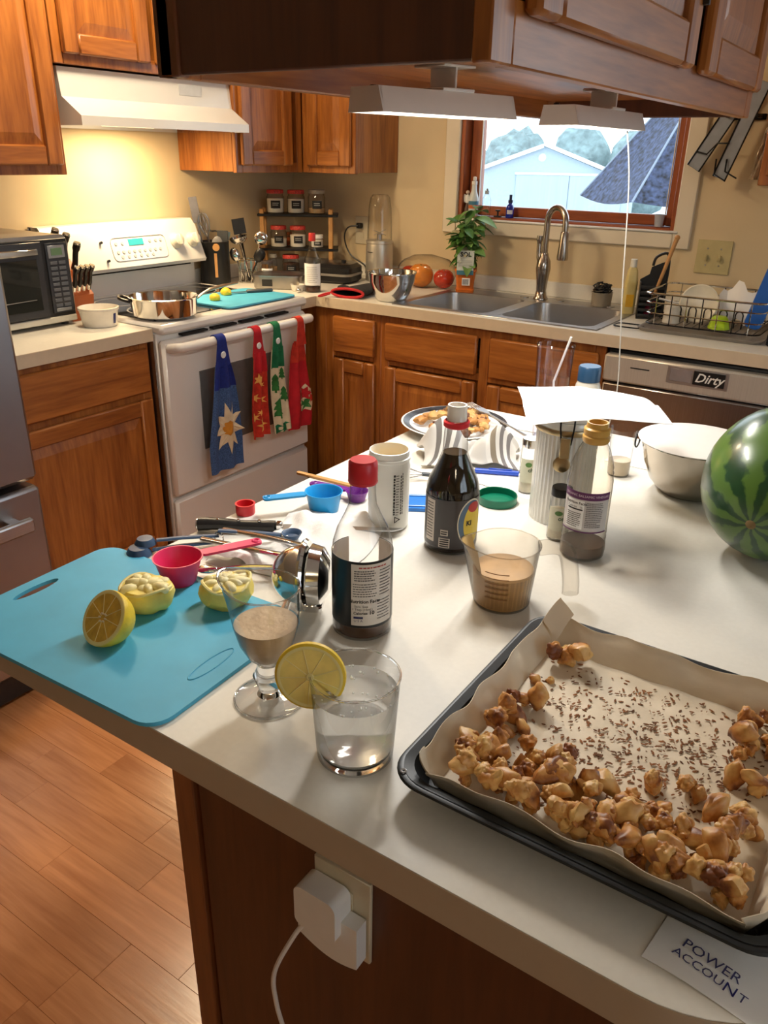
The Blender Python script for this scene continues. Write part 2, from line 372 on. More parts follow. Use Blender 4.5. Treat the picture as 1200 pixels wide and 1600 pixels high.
# patio umbrella standing just outside the glass
um = root('patio_umbrella', 'dark blue patio umbrella with pale seams outside the window', 'umbrella', (.55, 6.07, -.9))
umm = mk('umbrella_cloth', (.030, .042, .085), .7, var=.95, scale=22, bump=.3); umt = mk('umbrella_seam', (.22, .27, .34), .6)
N8 = 6; rimr, rimz, topz = 1.305, 1.98, 3.54
def up(a, s): return (rimr*s*math.cos(a), rimr*s*math.sin(a), topz+(rimz-topz)*s)
for k in range(N8):
    a0, a1 = 2*PI*k/N8+R(13), 2*PI*(k+1)/N8+R(13)
    def fn(u, w, a0=a0, a1=a1):
        A = Vector(up(a0, .03+.97*w)); B = Vector(up(a1, .03+.97*w)); p = A.lerp(B, u); p.z -= .05*math.sin(PI*u)*w; return p
    ob('canopy_panel', sheet(fn, 8, 8, .004), umm, um)
    ob('seam', tube([up(a0, .03), up(a0, .5), up(a0, 1.0)], .012, 6), umt, um)
ob('pole', tube([(0, 0, 0), (0, 0, topz)], .025, 10), umt, um); ob('finial', mv(lathe([(0, 0), (.03, 0), (.04, .04), (0, .09)], 12), 0, 0, topz), umt, um)
# ================================================================== CABINETS (front faces local -y)
def door(parent, x0, x1, z0, z1, y, panel=True, mv_=oakZ, mh=oakX, name='door', rail=.055, loc=(0, 0, 0), rot=(0, 0, 0)):
    """frame-and-panel door or slab drawer front; y = its back plane"""
    t = .019
    if not panel:
        return ob(name, box(x0, x1, y-t, y, z0, z1, .006), mh, parent)
    # raised centre panel: bevelled field
    a, b, c, e = x0+rail-.002, x1-rail+.002, z0+rail-.002, z1-rail+.002; w = .035; yi, yo = y-.007, y-.014
    v = [(a, yi, c), (b, yi, c), (b, yi, e), (a, yi, e), (a+w, yo, c+w), (b-w, yo, c+w), (b-w, yo, e-w), (a+w, yo, e-w), (a, y-.002, c), (b, y-.002, c), (b, y-.002, e), (a, y-.002, e)]
    f = [(0, 1, 5, 4), (1, 2, 6, 5), (2, 3, 7, 6), (3, 0, 4, 7), (4, 5, 6, 7), (8, 9, 1, 0), (9, 10, 2, 1), (10, 11, 3, 2), (11, 8, 0, 3), (11, 10, 9, 8)]
    d = ob(name, (v, f), mv_, parent, loc, rot, smooth=False)
    ob('stile', box(x0, x0+rail, y-t, y, z0, z1, .005), mv_, d); ob('stile', box(x1-rail, x1, y-t, y, z0, z1, .005), mv_, d)
    ob('rail', box(x0+rail, x1-rail, y-t, y, z1-rail, z1, .005), mh, d); ob('rail', box(x0+rail, x1-rail, y-t, y, z0, z0+rail, .005), mh, d)
    return d
def base_cab(label, x0, x1, fronts, loc, rz, bx0=None, depth=.61, bz=.872):
    c = root('base_cabinet', label, 'cabinet', loc, rz)
    bx0 = x0 if bx0 is None else bx0
    ob('body', box(bx0, x1, -depth+.02, -.004, .10, bz, .001), oakZ, c)
    ob('toe_kick', box(x0, x1, -depth+.075, -depth+.09, .0, .10, .001), dark, c)
    xs = sorted(set([x0, x1])); ob('face_frame', cat(box(x0, x0+.038, -depth, -depth+.02, .10, .872), box(x1-.038, x1, -depth, -depth+.02, .10, .872), box(x0+.038, x1-.038, -depth, -depth+.02, .832, .872), box(x0+.038, x1-.038, -depth, -depth+.02, .10, .14), box(x0+.038, x1-.038, -depth, -depth+.02, .672, .702)), oakZ, c)
    for (k, a, b, z0, z1) in fronts:
        door(c, a, b, z0, z1, -depth, panel=(k == 'door'), name='door' if k == 'door' else 'drawer_front')
    return c
base_cab('oak base cabinet with one drawer between the refrigerator and the stove', 0, .605, [('drawer', .015, .592, .705, .852), ('door', .015, .592, .13, .682)], (0, -2.112, 0), 90)
c1 = base_cab('narrow oak corner base cabinet between the stove and the sink cabinet', .665, .945, [('drawer', .713, .922, .694, .843), ('door', .713, .922, .13, .668)], (0, 0, 0), 0, bx0=.02)
ob('corner_stile', box(.612, .665, -.61, -.59, .10, .872, .001), oakZ, c1)
c2 = base_cab('oak sink base cabinet with two false drawer fronts under the double sink', .945, 1.865, [('drawer', .971, 1.382, .694, .843), ('drawer', 1.434, 1.846, .694, .843), ('door', .971, 1.382, .13, .668), ('door', 1.434, 1.846, .13, .668)], (0, 0, 0), 0, bz=.715)
ob('centre_stile', box(1.389, 1.427, -.612, -.59, .10, .872, .001), oakZ, c2)
base_cab('oak base cabinet to the right of the dishwasher', 2.475, 3.08, [('drawer', 2.49, 3.065, .70, .85), ('door', 2.49, 3.065, .13, .675)], (0, 0, 0), 0)

def worktop(name, label, boxes, edges):
    o = root(name, label, 'countertop', (0, 0, 0))
    ob('laminate_top', cat(*[box(*b, .0004) for b in boxes]), lamin, o)
    for e in edges: ob('front_edge', box(*e, .0015), lamedge, o)
    return o
worktop('countertop', 'cream laminate countertop under the black toaster oven', [(0.001, .634, -2.118, -1.503, .874, ZC)], [(.634, .637, -2.118, -1.503, .873, ZC-.0006)])
ct = worktop('countertop', 'L-shaped cream laminate countertop running around the corner and sink', [(.001, .634, -.732, -.634, .874, ZC), (.001, 1.0, -.634, -.001, .874, ZC), (1.0, 1.81, -.634, -.60, .874, ZC), (1.0, 1.81, -.075, -.001, .874, ZC), (1.81, 3.1, -.634, -.001, .874, ZC)], [(.637, 3.1, -.637, -.634, .873, ZC-.0006), (.634, .637, -.732, -.634, .873, ZC-.0006)])
ob('trim_2', box(.021, 3.1, -.02, -.001, ZC+.0002, .975, .003), lamin, kind='structure'); ob('trim_3', box(.001, .02, -.732, -.001, ZC+.0002, .975, .003), lamin, kind='structure')

def upper(label, x0, x1, z0, z1, doors, loc, rz, bx1=None, depth=.305, name='wall_cabinet'):
    c = root(name, label, 'cabinet', loc, rz)
    ob('body', box(x0, x1 if bx1 is None else bx1, -depth, -.003, z0+.004, z1, .001), oakZ, c)
    ob('face_frame', cat(box(x0, x0+.035, -depth-.02, -depth, z0, z1), box(x1-.035, x1, -depth-.02, -depth, z0, z1), box(x0+.035, x1-.035, -depth-.02, -depth, z0, z0+.04), box(x0+.035, x1-.035, -depth-.02, -depth, z1-.04, z1)), oakZ, c)
    for (a, b) in doors: door(c, a, b, z0+.028, z1-.025, -depth-.02, rail=.058)
    return c
upper('oak wall cabinet left of the range hood above the toaster oven', 0, .61, 1.372, 2.14, [(.02, .592)], (0, -2.130, 0), 90)
upper('short oak wall cabinet directly above the white range hood', 0, .776, 1.69, 2.14, [(.03, .375), (.40, .75)], (0, -1.516, 0), 90)
upper('oak wall cabinet between the range hood and the room corner', 0, .412, 1.372, 2.14, [(.022, .33)], (0, -.735, 0), 90, bx1=.732)
upper('small oak wall cabinet with end panel between the corner and the window', .33, .612, 1.372, 2.14, [(.362, .595)], (0, 0, 0), 0)
upper('oak wall cabinet right of the window at the picture edge', 2.19, 2.95, 1.379, 2.14, [(2.21, 2.56), (2.58, 2.93)], (0, 0, 0), 0)

# ---- refrigerator
fs = mk('stainless_door', (.33, .32, .33), .34, 1, var=.08, scale=6, stretch=(1, 60, 1))
fr = root('refrigerator', 'stainless steel bottom-freezer refrigerator at the left edge', 'refrigerator', (0, -3.05, 0), 90)
ob('cabinet', box(0, .905, -.80, -.03, .05, 1.76, .006), mk('refrigerator_side', (.10, .10, .105), .5), fr)
ob('door', box(.002, .45, -.885, -.805, .648, 1.75, .012), fs, fr); ob('door', box(.455, .908, -.885, -.805, .648, 1.75, .012), fs, fr)
fd = ob('freezer_drawer', box(.002, .908, -.885, -.805, .11, .632, .012), fs, fr)
ob('handle', cat(box(.07, .84, -.945, -.925, .535, .575, .006), box(.09, .12, -.926, -.88, .545, .565), box(.79, .82, -.926, -.88, .545, .565)), steel, fd)
ob('base_grille', box(.01, .90, -.85, -.78, .02, .10, .003), black, fr)
for x in (.08, .82): ob('foot', mv(cylz(.02, 0, .05), x, -.6), black, fr)

# ---- range
rg = root('electric_range', 'white freestanding electric range with four towels on its oven handle', 'stove', (0, -1.497, 0), 90)
w = .760
ob('body', box(.002, w, -.64, -.03, .03, .895, .003), white, rg)
for (x, y) in ((.03, -.6), (w-.07, -.6), (.03, -.12), (w-.07, -.12)): ob('foot', box(x, x+.04, y, y+.05, 0, .03), black, rg)
ct_ = ob('cooktop', box(0, w+.002, -.672, -.03, .893, .926, .010), white, rg)
ob('glass_surface', box(.04, w-.04, -.60, -.10, .925, .929, .001), mk('black_ceramic_glass', (.012, .012, .014), .06, var=.1, coat=.5), ct_)
for (x, y, r) in ((.20, -.45, .115), (.56, -.45, .085), (.20, -.22, .085), (.56, -.22, .105)):
    ob('burner_ring', mv(lathe([(r-.003, .929), (r, .9296), (r+.003, .929)], 40), x, y), mk('burner_grey', (.16, .16, .17), .4), ct_)
# backguard profile swept along the width with rounded ends
prof = [(-.005, .90), (-.045, .92), (-.045, 1.015), (-.118, 1.022), (-.125, 1.035), (-.085, 1.165), (-.06, 1.192), (-.005, 1.192)]
def bgfn():
    v = []; f = []; n = len(prof); xs = [(0, .012), (.004, .004), (.015, 0), (w-.015, 0), (w-.004, .004), (w, .012)]
    for i, (x, s) in enumerate(xs):
        for (y, z) in prof:
            top = max(0, z-1.13); k = 1 if i >= 3 else -1
            xx = x-k*(top*.75 if i in (0, 5) else top*.35 if i in (1, 4) else 0)
            v.append((xx, y, z-(s if z > 1.1 else 0)))
    for i in range(len(xs)-1):
        for j in range(n): f.append((i*n+j, i*n+(j+1) % n, (i+1)*n+(j+1) % n, (i+1)*n+j))
    f += [tuple(range(n)), tuple(range((len(xs)-1)*n, len(xs)*n))]; return v, f
bgd = ob('backguard', bgfn(), white, rg)
ob('shadow_strip', box(.02, w-.02, -.047, -.0445, 1.005, 1.014, .0005), dark, bgd)  # dark strip painting the shade under the projecting lip
sl = math.atan2(.04, .13)             # slope of control face
def onpanel(g): return xf(g, Matrix.Translation((0, -.1055, 1.10)) @ Matrix.Rotation(-sl, 4, 'X'))
ob('control_panel', onpanel(cat(*[tube([(x, -.001, z) for (x, z) in rrect(.29, .56, -.045, .042, .02, 4)], .0012, 6, closed=True)])), mk('panel_grey', (.45, .46, .50), .4), bgd)
ob('display', onpanel(box(.375, .448, -.002, .001, .010, .034, .0006)), mk('teal_display', (.03, .34, .36), .3, emit=(.05, .55, .55), es=.35), bgd)
rb = random.Random(5); pg = mk('button_grey', (.50, .52, .57), .5)
for (x, z) in [(.315, .02), (.345, .02), (.48, .022), (.51, .022), (.535, .022)]+[(.315+.026*i, -.012) for i in range(9)]+[(.33+.03*i, -.03) for i in range(6)]:
    ob('button', onpanel(mv(rot(lathe([(0, -.001), (.0075, -.001), (.006, .002), (0, .002)], 12), 'X', 90), x, 0, z)), pg, bgd)
for x in (.615, .705):
    k = ob('knob', onpanel(mv(rot(lathe([(0, 0), (.031, 0), (.031, .006), (.025, .012), (.023, .028), (.019, .031), (0, .031)], 28), 'X', 90), x, 0, .012)), mk('knob_ivory', (.76, .72, .62), .35), bgd)
    ob('grip', onpanel(box(x-.005, x+.005, -.037, -.028, -.010, .034, .002)), mk('knob_ivory', (.76, .72, .62), .35), k)
for (x, z) in ((.245, .028), (.255, -.04)): ob('knob_shaft', onpanel(mv(rot(cylz(.005, 0, .012, 10), 'X', 90), x, 0, z)), black, bgd)
od = ob('oven_door', box(.004, w-.004, -.668, -.638, .312, .872, .010), white, rg)
ob('oven_window', box(.155, w-.155, -.6695, -.666, .455, .745, .001), mk('oven_glass', (.13, .13, .13), .12, var=.1), od)
for i in range(4): ob('vent_slot', box(.10+i*.145, .10+i*.145+.12, -.662, -.640, .876, .883, .001), dark, od)
hp = [(.03, -.668, .845), (.034, -.70, .851), (.055, -.718, .853)]+[(.055+.13*i, -.72, .853) for i in range(1, 5)]+[(w-.055, -.718, .853), (w-.034, -.70, .851), (w-.03, -.668, .845)]
ob('handle', tube(smoothpts(hp, 4), .0165, 12), white, od)
ob('storage_drawer', box(.004, w-.004, -.664, -.636, .085, .298, .010), white, rg)
ob('side_gap_trim', box(-.004, 0.0, -.632, -.6, .1, .87, .0005), steel, rg)

# ---- range hood
hd = root('range_hood', 'white under-cabinet range hood glowing over the stove', 'range hood', (0, -1.497, 0), 90)
hw_ = .762
pr = [(-.004, 1.684), (-.305, 1.684), (-.315, 1.60), (-.40, 1.545), (-.40, 1.517), (-.004, 1.517)]
n = len(pr); ob('shell', ([(x, y, z) for x in (0, hw_) for (y, z) in pr], [tuple(range(n)), tuple(range(n, 2*n))]+[(i, (i+1) % n, n+(i+1) % n, n+i) for i in range(n) if i != 4]), white, hd, smooth=False)
ob('underside', box(.01, hw_-.01, -.39, -.01, 1.535, 1.54, .001), mk('hood_filter', (.6, .6, .58), .4, .5), hd)
ob('maker_plate', box(.50, .61, -.3125, -.309, 1.632, 1.668, .0008), mk('plate_grey', (.62, .63, .64), .4), hd)
hl = ob('lamp_lens', box(.26, .50, -.30, -.16, 1.524, 1.534, .002), mk('hood_lens', (.9, .85, .7), .4, emit=(1, .72, .38), es=9), hd)
area('hood_light', (.23, -1.117, 1.515), (0, 0, 0), .14, .24, 6, (1, .72, .40))

# ---- dishwasher
dws = mk('dishwasher_steel', (.66, .62, .55), .32, .5, var=.06, scale=6, stretch=(60, 1, 1))
dw = root('dishwasher', 'stainless dishwasher with a Dirty magnet below the drying rack', 'dishwasher', (0, 0, 0))
ob('tub', box(1.873, 2.467, -.60, -.03, .02, .862, .002), black, dw)
ob('control_panel', box(1.873, 2.467, -.645, -.60, .762, .852, .006), dws, dw)
ob('door', box(1.873, 2.467, -.637, -.60, .12, .755, .006), steelh, dw)
ob('toe_panel', box(1.88, 2.46, -.56, -.54, .02, .115, .002), black, dw)
ob('vent_slot', box(1.965, 2.028, -.6462, -.6445, .815, .819, .0003), black, dw)
ob('label_recess', cat(box(2.085, 2.275, -.6465, -.6448, .788, .844, .0006)), mk('panel_pale', (.50, .47, .45), .35, .8), dw)
pdm = mk('indicator_panel', (.32, .28, .28), .25, .3); ob('indicator_window', box(2.095, 2.165, -.6475, -.6464, .797, .837, .0004), pdm, dw)
sg = root('dishwasher_magnet', 'black and white Dirty sign stuck on the dishwasher panel', 'sign', (2.217, -.6483, .817))
ob('plate', box(-.048, .048, -.002, .0013, -.022, .022, .0006), black, sg)
ob('lettering', text_front('Dirty', .040, 0, -.0024, .0, shear=.35, bold=.0006), whitep, sg)

# ---- sink and tap
sk = root('kitchen_sink', 'double-bowl stainless steel drop-in sink under the window', 'sink', (0, 0, 0))
skm = mk('sink_steel', (.42, .42, .43), .33, 1, var=.08, scale=5)
bow = ((1.022, 1.378), (1.432, 1.788)); y0s, y1s = -.572, -.185
rim = cat(box(.988, 1.822, -.607, y0s, ZC-.006, ZC+.004, .0025), box(.988, 1.822, y1s, -.070, ZC-.006, ZC+.004, .0025), box(.988, 1.022, y0s, y1s, ZC-.006, ZC+.004, .001), box(1.378, 1.432, y0s, y1s, ZC-.006, ZC+.004, .001), box(1.788, 1.822, y0s, y1s, ZC-.006, ZC+.004, .001))
ob('deck', rim, skm, sk)
for (a, b) in bow:
    v = []; f = []; rings = []
    for (ins, z, rr_) in ((0, ZC+.002, .05), (.003, ZC-.02, .05), (.012, ZC-.15, .06), (.045, ZC-.178, .05), (.12, ZC-.182, .05)):
        ring = rrect(a+ins, b-ins, y0s+ins, y1s-ins, rr_, 5); rings.append(list(range(len(v), len(v)+len(ring)))); v += [(p[0], p[1], z) for p in ring]
    for A, B in zip(rings, rings[1:]): f += [(A[i], A[(i+1) % len(A)], B[(i+1) % len(A)], B[i]) for i in range(len(A))]
    f.append(tuple(rings[-1])); bw = ob('bowl', (v, f), skm, sk)
    # corner fillets between rectangle and rounded bowl mouth
    rg_ = rrect(a, b, y0s, y1s, .05, 5); fv = []; ff = []
    for ci, (cx, cy) in enumerate(((b, y1s), (a, y1s), (a, y0s), (b, y0s))):
        n0 = len(fv); fv += [(cx, cy, ZC+.003)]+[(p[0], p[1], ZC+.003) for p in rg_[ci*6:ci*6+6]]
        ff += [(n0, n0+i, n0+i+1) for i in range(1, 6)]
    for ci in range(4): ob('corner_fillet', (fv[ci*7:ci*7+7], [(0, i, i+1) for i in range(1, 6)]), skm, bw, smooth=False)
    ob('drain', mv(lathe([(0, 0), (.04, 0), (.044, .003), (.038, .005), (0, .004)], 24), (a+b)/2, (y0s+y1s)/2, ZC-.182), chrome, bw)
for (x, y) in ((1.335, -.125), (1.49, -.125), (1.70, -.125)): ob('hole_cover', mv(lathe([(0, .004), (.018, .004), (.018, .007), (.012, .009), (0, .009)], 20), x, y, ZC), skm, sk)
nick = mk('brushed_nickel', (.44, .40, .36), .22, 1, var=.06, scale=10)
fc = root('faucet', 'brushed nickel gooseneck pull-down faucet behind the sink', 'faucet', (1.405, -.125, ZC+.0042), 62)
ob('base_plate', lathe([(0, 0), (.030, 0), (.030, .004), (.024, .012), (.021, .03), (.0, .03)], 28), nick, fc)
ob('body', lathe([(0, .0), (.021, .0), (.0195, .03), (.0235, .075), (.030, .12), (.027, .15), (.018, .168), (.016, .18), (0, .18)], 28), nick, fc)
sp = [(0, .0, .17), (0, 0, .24), (0.0, -.0, .29)]+[(0, -.055+.055*math.cos(t), .30+.055*math.sin(t)) for t in [R(a) for a in range(15, 181, 15)]]+[(0, -.11, .27)]
ob('spout', tube(sp, .0125, 14), nick, fc)
ob('spray_head', mv(lathe([(0, 0), (.021, 0), (.0225, .01), (.0185, .05), (.016, .10), (.014, .105), (0, .105)], 24), 0, -.11, .165), nick, fc)
ob('lever', tube(smoothpts([(-.006, .010, .13), (-.010, .022, .17), (-.010, .026, .22), (-.009, .026, .245)], 5), [.011]*5+[.010]*6+[.0125]*5, 12), nick, fc)

# ---- hanging cabinet over the island
oc = root('hanging_cabinet', 'large hanging oak cabinet above the island with under-cabinet lights', 'cabinet', (0, 0, 0))
X0, X1, Y0, Y1, Z0, Z1 = 1.925, 2.352, -2.545, -1.43, 1.525, 2.44
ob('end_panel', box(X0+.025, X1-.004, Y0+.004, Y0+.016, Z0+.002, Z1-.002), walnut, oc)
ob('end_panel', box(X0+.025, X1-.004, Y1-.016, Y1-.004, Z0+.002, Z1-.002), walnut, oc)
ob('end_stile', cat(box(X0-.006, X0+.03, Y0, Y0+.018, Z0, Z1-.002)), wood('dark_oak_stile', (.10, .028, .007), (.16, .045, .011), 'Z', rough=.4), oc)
ob('bottom_panel', box(X0+.005, X1-.005, Y0+.016, Y1-.016, Z0+.035, Z0+.047, .001), oakY, oc)
for s, xf_ in ((1, X1), (-1, X0)):
    fx = (xf_-.02, xf_) if s > 0 else (xf_, xf_+.02)
    for (a, b, c) in ((Y0, Y0+.045, 0), (Y1-.045, Y1, 0), ((-1.94-1.865)/2-.025, (-1.94-1.865)/2+.025, .055)): ob('frame_stile', box(*fx, a, b, Z0+c, Z1-.002), oakZ, oc)
    ob('bottom_rail', box(*fx, Y0+.045, Y1-.045, Z0, Z0+.055), oakY, oc); ob('top_rail', box(*fx, Y0+.045, Y1-.045, Z1-.24, Z1-.002), oakY, oc)
    for (a, b) in ((-2.486, -1.94), (-1.866, -1.455)):
        d_ = door(oc, *((a, b) if s > 0 else (-b, -a)), Z0+.043, Z1-.2, 0, loc=(xf_, 0, 0), rot=(0, 0, R(90*s)))
        if s > 0 and a < -2: ob('hinge', box(b-.012, b-.004, -.028, -.019, Z0+.12, Z0+.16, .001), black, d_)
# ---- lights fixed under the hanging cabinet
fxm = mk('fixture_white', (.74, .70, .64), .4, var=.02); tubem = mk('fluorescent_tube', (1, 1, 1), .5, emit=(1, .96, .88), es=14)
def fixture(label, y0, y1, x, zb, by, dx=0):
    f = root('under_cabinet_light', label, 'light', (x, (y0+y1)/2, zb), rz=dx); h = (y1-y0)/2
    pr = [(-.034, 0), (-.028, .030), (.028, .030), (.038, 0), (.034, 0), (.026, .026), (-.026, .026), (-.030, 0)]
    n = len(pr); ob('housing', ([(p[0], y, p[1]) for y in (-h, h) for p in pr], [(i, (i+1) % n, n+(i+1) % n, n+i) for i in range(n)]), fxm, f, smooth=False)
    ob('end_cap', prism([(-.034, 0), (.038, 0), (.028, .030), (-.028, .030)], -.002, .002), fxm, f, (0, -h, 0), (R(90), 0, 0)); ob('end_cap', prism([(-.034, 0), (.038, 0), (.028, .030), (-.028, .030)], -.002, .002), fxm, f, (0, h, 0), (R(90), 0, 0))
    ob('tube', tube([(0, -h+.01, .012), (0, h-.01, .012)], .009, 10), tubem, f)
    ob('switch', mv(lathe([(0, 0), (.006, 0), (.005, .004), (0, .004)], 10), -.02, -h+.03, .030), black, f)
    br = ob('bracket', cat(box(-.03, .03, by-.03, by+.03, .030, .034), box(-.025, .025, by-.004, by+.0, .034, .0625), box(-.03, .03, by-.03, by+.03, .0595, .0625)), whitep, f)
    return f
fixture('near white under-cabinet strip light with glowing tube', -2.335, -2.085, 2.100, 1.4975, .015, -16)
fixture('far white under-cabinet strip light in front of the window', -1.90, -1.60, 2.16, 1.4975, .03, -3)
area('strip_light_near', (2.105, -2.19, 1.494), (0, 0, 0), .05, .24, 3.7, (1, .96, .89))
area('strip_light_far', (2.16, -1.74, 1.494), (0, 0, 0), .05, .28, 3.1, (1, .96, .89))
sl_ = root('slim_strip_light', 'slim white strip light tucked behind the hanging cabinet rail', 'light', (2.318, -2.30, 1.545))
ob('housing', box(-.012, .012, -.16, .16, .003, .014, .002), fxm, sl_); ob('diffuser', box(-.010, .010, -.155, .155, -.008, .003, .003), mk('diffuser', (.9, .9, .88), .4, emit=(1, .97, .9), es=1.2), sl_)
ob('lamp_cord', tube(smoothpts([(2.168, -1.600, 1.51), (2.172, -1.552, 1.40), (2.185, -1.545, 1.20), (2.205, -1.55, 1.0), (2.215, -1.60, .93), (2.235, -1.68, .9165)], 6), .0014, 6), mk('cord_ivory', (.36, .34, .30), .5), label='white cord hanging from the far strip light down to the island', cat_='cord')
# ---- ceiling lamp
cl = root('ceiling_lamp', 'round frosted ceiling lamp above the kitchen floor', 'lamp', (.72, -1.54, 2.44))
ob('dome', lathe([(.17, -.02), (.165, -.05), (.13, -.09), (.07, -.11), (0, -.115)], 32), mk('frosted_dome', (.9, .85, .75), .5, emit=(1, .80, .52), es=5), cl)
ob('ring', lathe([(.0, 0), (.18, 0), (.185, -.02), (.17, -.025), (.17, -.005), (0, -.005)], 32), whitep, cl)
bulb('ceiling_bulb', (.72, -1.54, 2.26), 30, (1, .80, .54), .12)
cl2 = root('ceiling_lamp', 'frosted ceiling lamp added behind the viewer for warm fill', 'lamp', (3.9, -4.3, 2.44))  # unseen lamp, added to give warm ambient light from the camera side
ob('dome', lathe([(.17, -.02), (.165, -.05), (.13, -.09), (.07, -.11), (0, -.115)], 32), MATS['frosted_dome'], cl2)
bulb('ceiling_bulb', (3.9, -4.3, 2.26), 7, (1, .82, .58), .12)  # fill light of the added lamp

# ================================================================== ISLAND
IX0, IX1, IY0, IY1 = 1.881, 2.80, -2.865, -1.656
isl = root('island_cabinet', 'dark oak island cabinet under the cream worktop', 'cabinet', (0, 0, 0))
CX0, CX1, CY0, CY1 = 2.02, 2.76, -2.72, -1.70
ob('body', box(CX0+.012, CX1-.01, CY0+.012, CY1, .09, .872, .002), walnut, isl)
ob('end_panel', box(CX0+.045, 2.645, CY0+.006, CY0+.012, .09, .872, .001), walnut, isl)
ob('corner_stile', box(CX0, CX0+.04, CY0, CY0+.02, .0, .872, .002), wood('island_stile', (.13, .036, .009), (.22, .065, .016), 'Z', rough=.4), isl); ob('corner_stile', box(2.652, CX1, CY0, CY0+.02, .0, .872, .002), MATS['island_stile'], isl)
ob('toe_kick', box(CX0+.06, CX1-.06, CY0+.06, CY1-.06, 0, .09), dark, isl)
door(isl, .05, .49, .13, .84, 0, loc=(CX0+.012, CY1, 0), rot=(0, 0, R(-90))); door(isl, .51, .95, .13, .84, 0, loc=(CX0+.012, CY1, 0), rot=(0, 0, R(-90)))
wt = root('island_worktop', 'cream laminate island worktop crowded with cooking things', 'countertop', (0, 0, 0))
def isle_poly(d=0):
    r = .125; pts = [(IX0+d, IY0+d)]
    for k in range(13):
        t = R(-90+90*k/12); pts.append((IX1-r+(r-d)*math.cos(t), IY0+r+(r-d)*math.sin(t)))
    pts += [(IX1-d, IY1-d), (IX0+d, IY1-d)]; return pts
ob('laminate_top', prism(isle_poly(.0008), .8745, ZC), lamin, wt, smooth=False)
P_ = isle_poly(0); n = len(P_); Q_ = isle_poly(.0008)
ob('edge_band', ([(p[0], p[1], .874) for p in P_]+[(p[0], p[1], ZC-.0007) for p in P_]+[(p[0], p[1], .874) for p in Q_]+[(p[0], p[1], ZC-.0007) for p in Q_], [(i, (i+1) % n, n+(i+1) % n, n+i) for i in range(n)]+[(n+i, n+(i+1) % n, 3*n+(i+1) % n, 3*n+i) for i in range(n)]), mk('island_edge', (.46, .36, .26), .5, var=.03), wt, smooth=True, ang=30)

# ---- outlet, charger and its cable on the island end
oy = CY0+.0055
op = root('wall_outlet', 'ivory outlet plate on the island end panel behind a charger', 'outlet', (2.312, oy, .595))
ob('plate', box(-.042, .042, -.006, 0, -.062, .072, .003), mk('ivory_plastic', (.62, .55, .40), .4), op)
for z in (-.022, .03): ob('receptacle', box(-.017, .017, -.008, -.006, z-.014, z+.014, .0008), mk('ivory_plastic', (.62, .55, .40), .4), op)
ch = root('phone_charger', 'white plug-in charger with rounded lower shell in the island outlet', 'charger', (2.305, oy-.0083, .592))
chp = []
for k in range(13): t = k/12; chp.append((-.045+.09*t, -.036-.018*math.sin(PI*t*.75+.2)))
ob('shell', xf(prism(chp+[(.045, .02), (-.045, .02)], 0, .020), Matrix.Rotation(R(90), 4, 'X')), whitep, ch)
ob('plug_block', cat(xf(prism(rrect(-.04, .022, -.01, .055, .012), 0, .032), Matrix.Rotation(R(90), 4, 'X'))), whitep, ch)
ob('cable', tube(smoothpts([(-.034, -.018, -.02), (-.046, -.030, -.045), (-.062, -.05, -.10), (-.066, -.045, -.17), (-.058, -.04, -.24), (-.068, -.04, -.32), (-.07, -.04, -.45), (-.06, -.03, -.58)], 6), .0032, 8), mk('cable_white', (.70, .64, .58), .5), ch)
# ================================================================== STOVE WALL THINGS
to = root('toaster_oven', 'black and steel countertop oven with keypad beside the refrigerator', 'oven', (0, -2.052, ZC), 90)
tw = .457
ob('housing', xf(prism(rrect(0, tw, .014, .285, .022), -.375, -.05), Matrix(((1, 0, 0, 0), (0, 0, 1, 0), (0, 1, 0, 0), (0, 0, 0, 1)))), mk('oven_housing', (.36, .33, .30), .35, .7, var=.05), to)
ob('front_panel', box(.006, tw-.006, -.383, -.374, .034, .274, .006), black, to)
ob('base_trim', box(.004, tw-.004, -.386, -.372, .014, .034, .003), mk('trim_ivory', (.62, .60, .52), .35), to)
dd = ob('door', box(.012, .352, -.389, -.383, .040, .268, .003), mk('oven_door_grey', (.035, .036, .042), .25), to)
ob('window', box(.035, .330, -.3905, -.388, .062, .218, .001), mk('smoked_glass', (.018, .020, .018), .05, coat=.6), dd)
ob('handle', box(.03, .335, -.400, -.388, .228, .250, .004), chrome, dd)
ob('rack_glint', tube([(.05, -.391, .092), (.31, -.391, .096)], .0012, 6), steel, dd)  # thin rod laid on the glass as a painted-in glint of the rack
kp = ob('keypad', box(.368, .444, -.3865, -.383, .046, .262, .002), mk('keypad_blue_black', (.03, .034, .045), .3), to)
ob('bezel', box(.376, .436, -.3875, -.3862, .216, .254, .0006), mk('bezel_grey', (.35, .37, .40), .3, .6), kp)
ob('display', box(.386, .426, -.3885, -.3874, .224, .246, .0004), mk('lcd_green', (.05, .07, .05), .2, emit=(.1, .16, .06), es=.4), kp)
for r_ in range(9):
    for c_ in range(2): ob('key', box(.378+c_*.031, .403+c_*.031, -.3882, -.3862, .196-r_*.0165, .206-r_*.0165, .0008), mk('key_grey', (.10, .11, .13), .4), kp)
ob('start_bar', box(.378, .434, -.3882, -.3862, .050, .060, .0006), mk('bezel_grey', (.35, .37, .40), .3, .6), kp)
for (x, y) in ((.03, -.35), (tw-.03, -.35), (.03, -.08), (tw-.03, -.08)): ob('foot', mv(cylz(.012, 0, .015, 12), x, y), black, to)

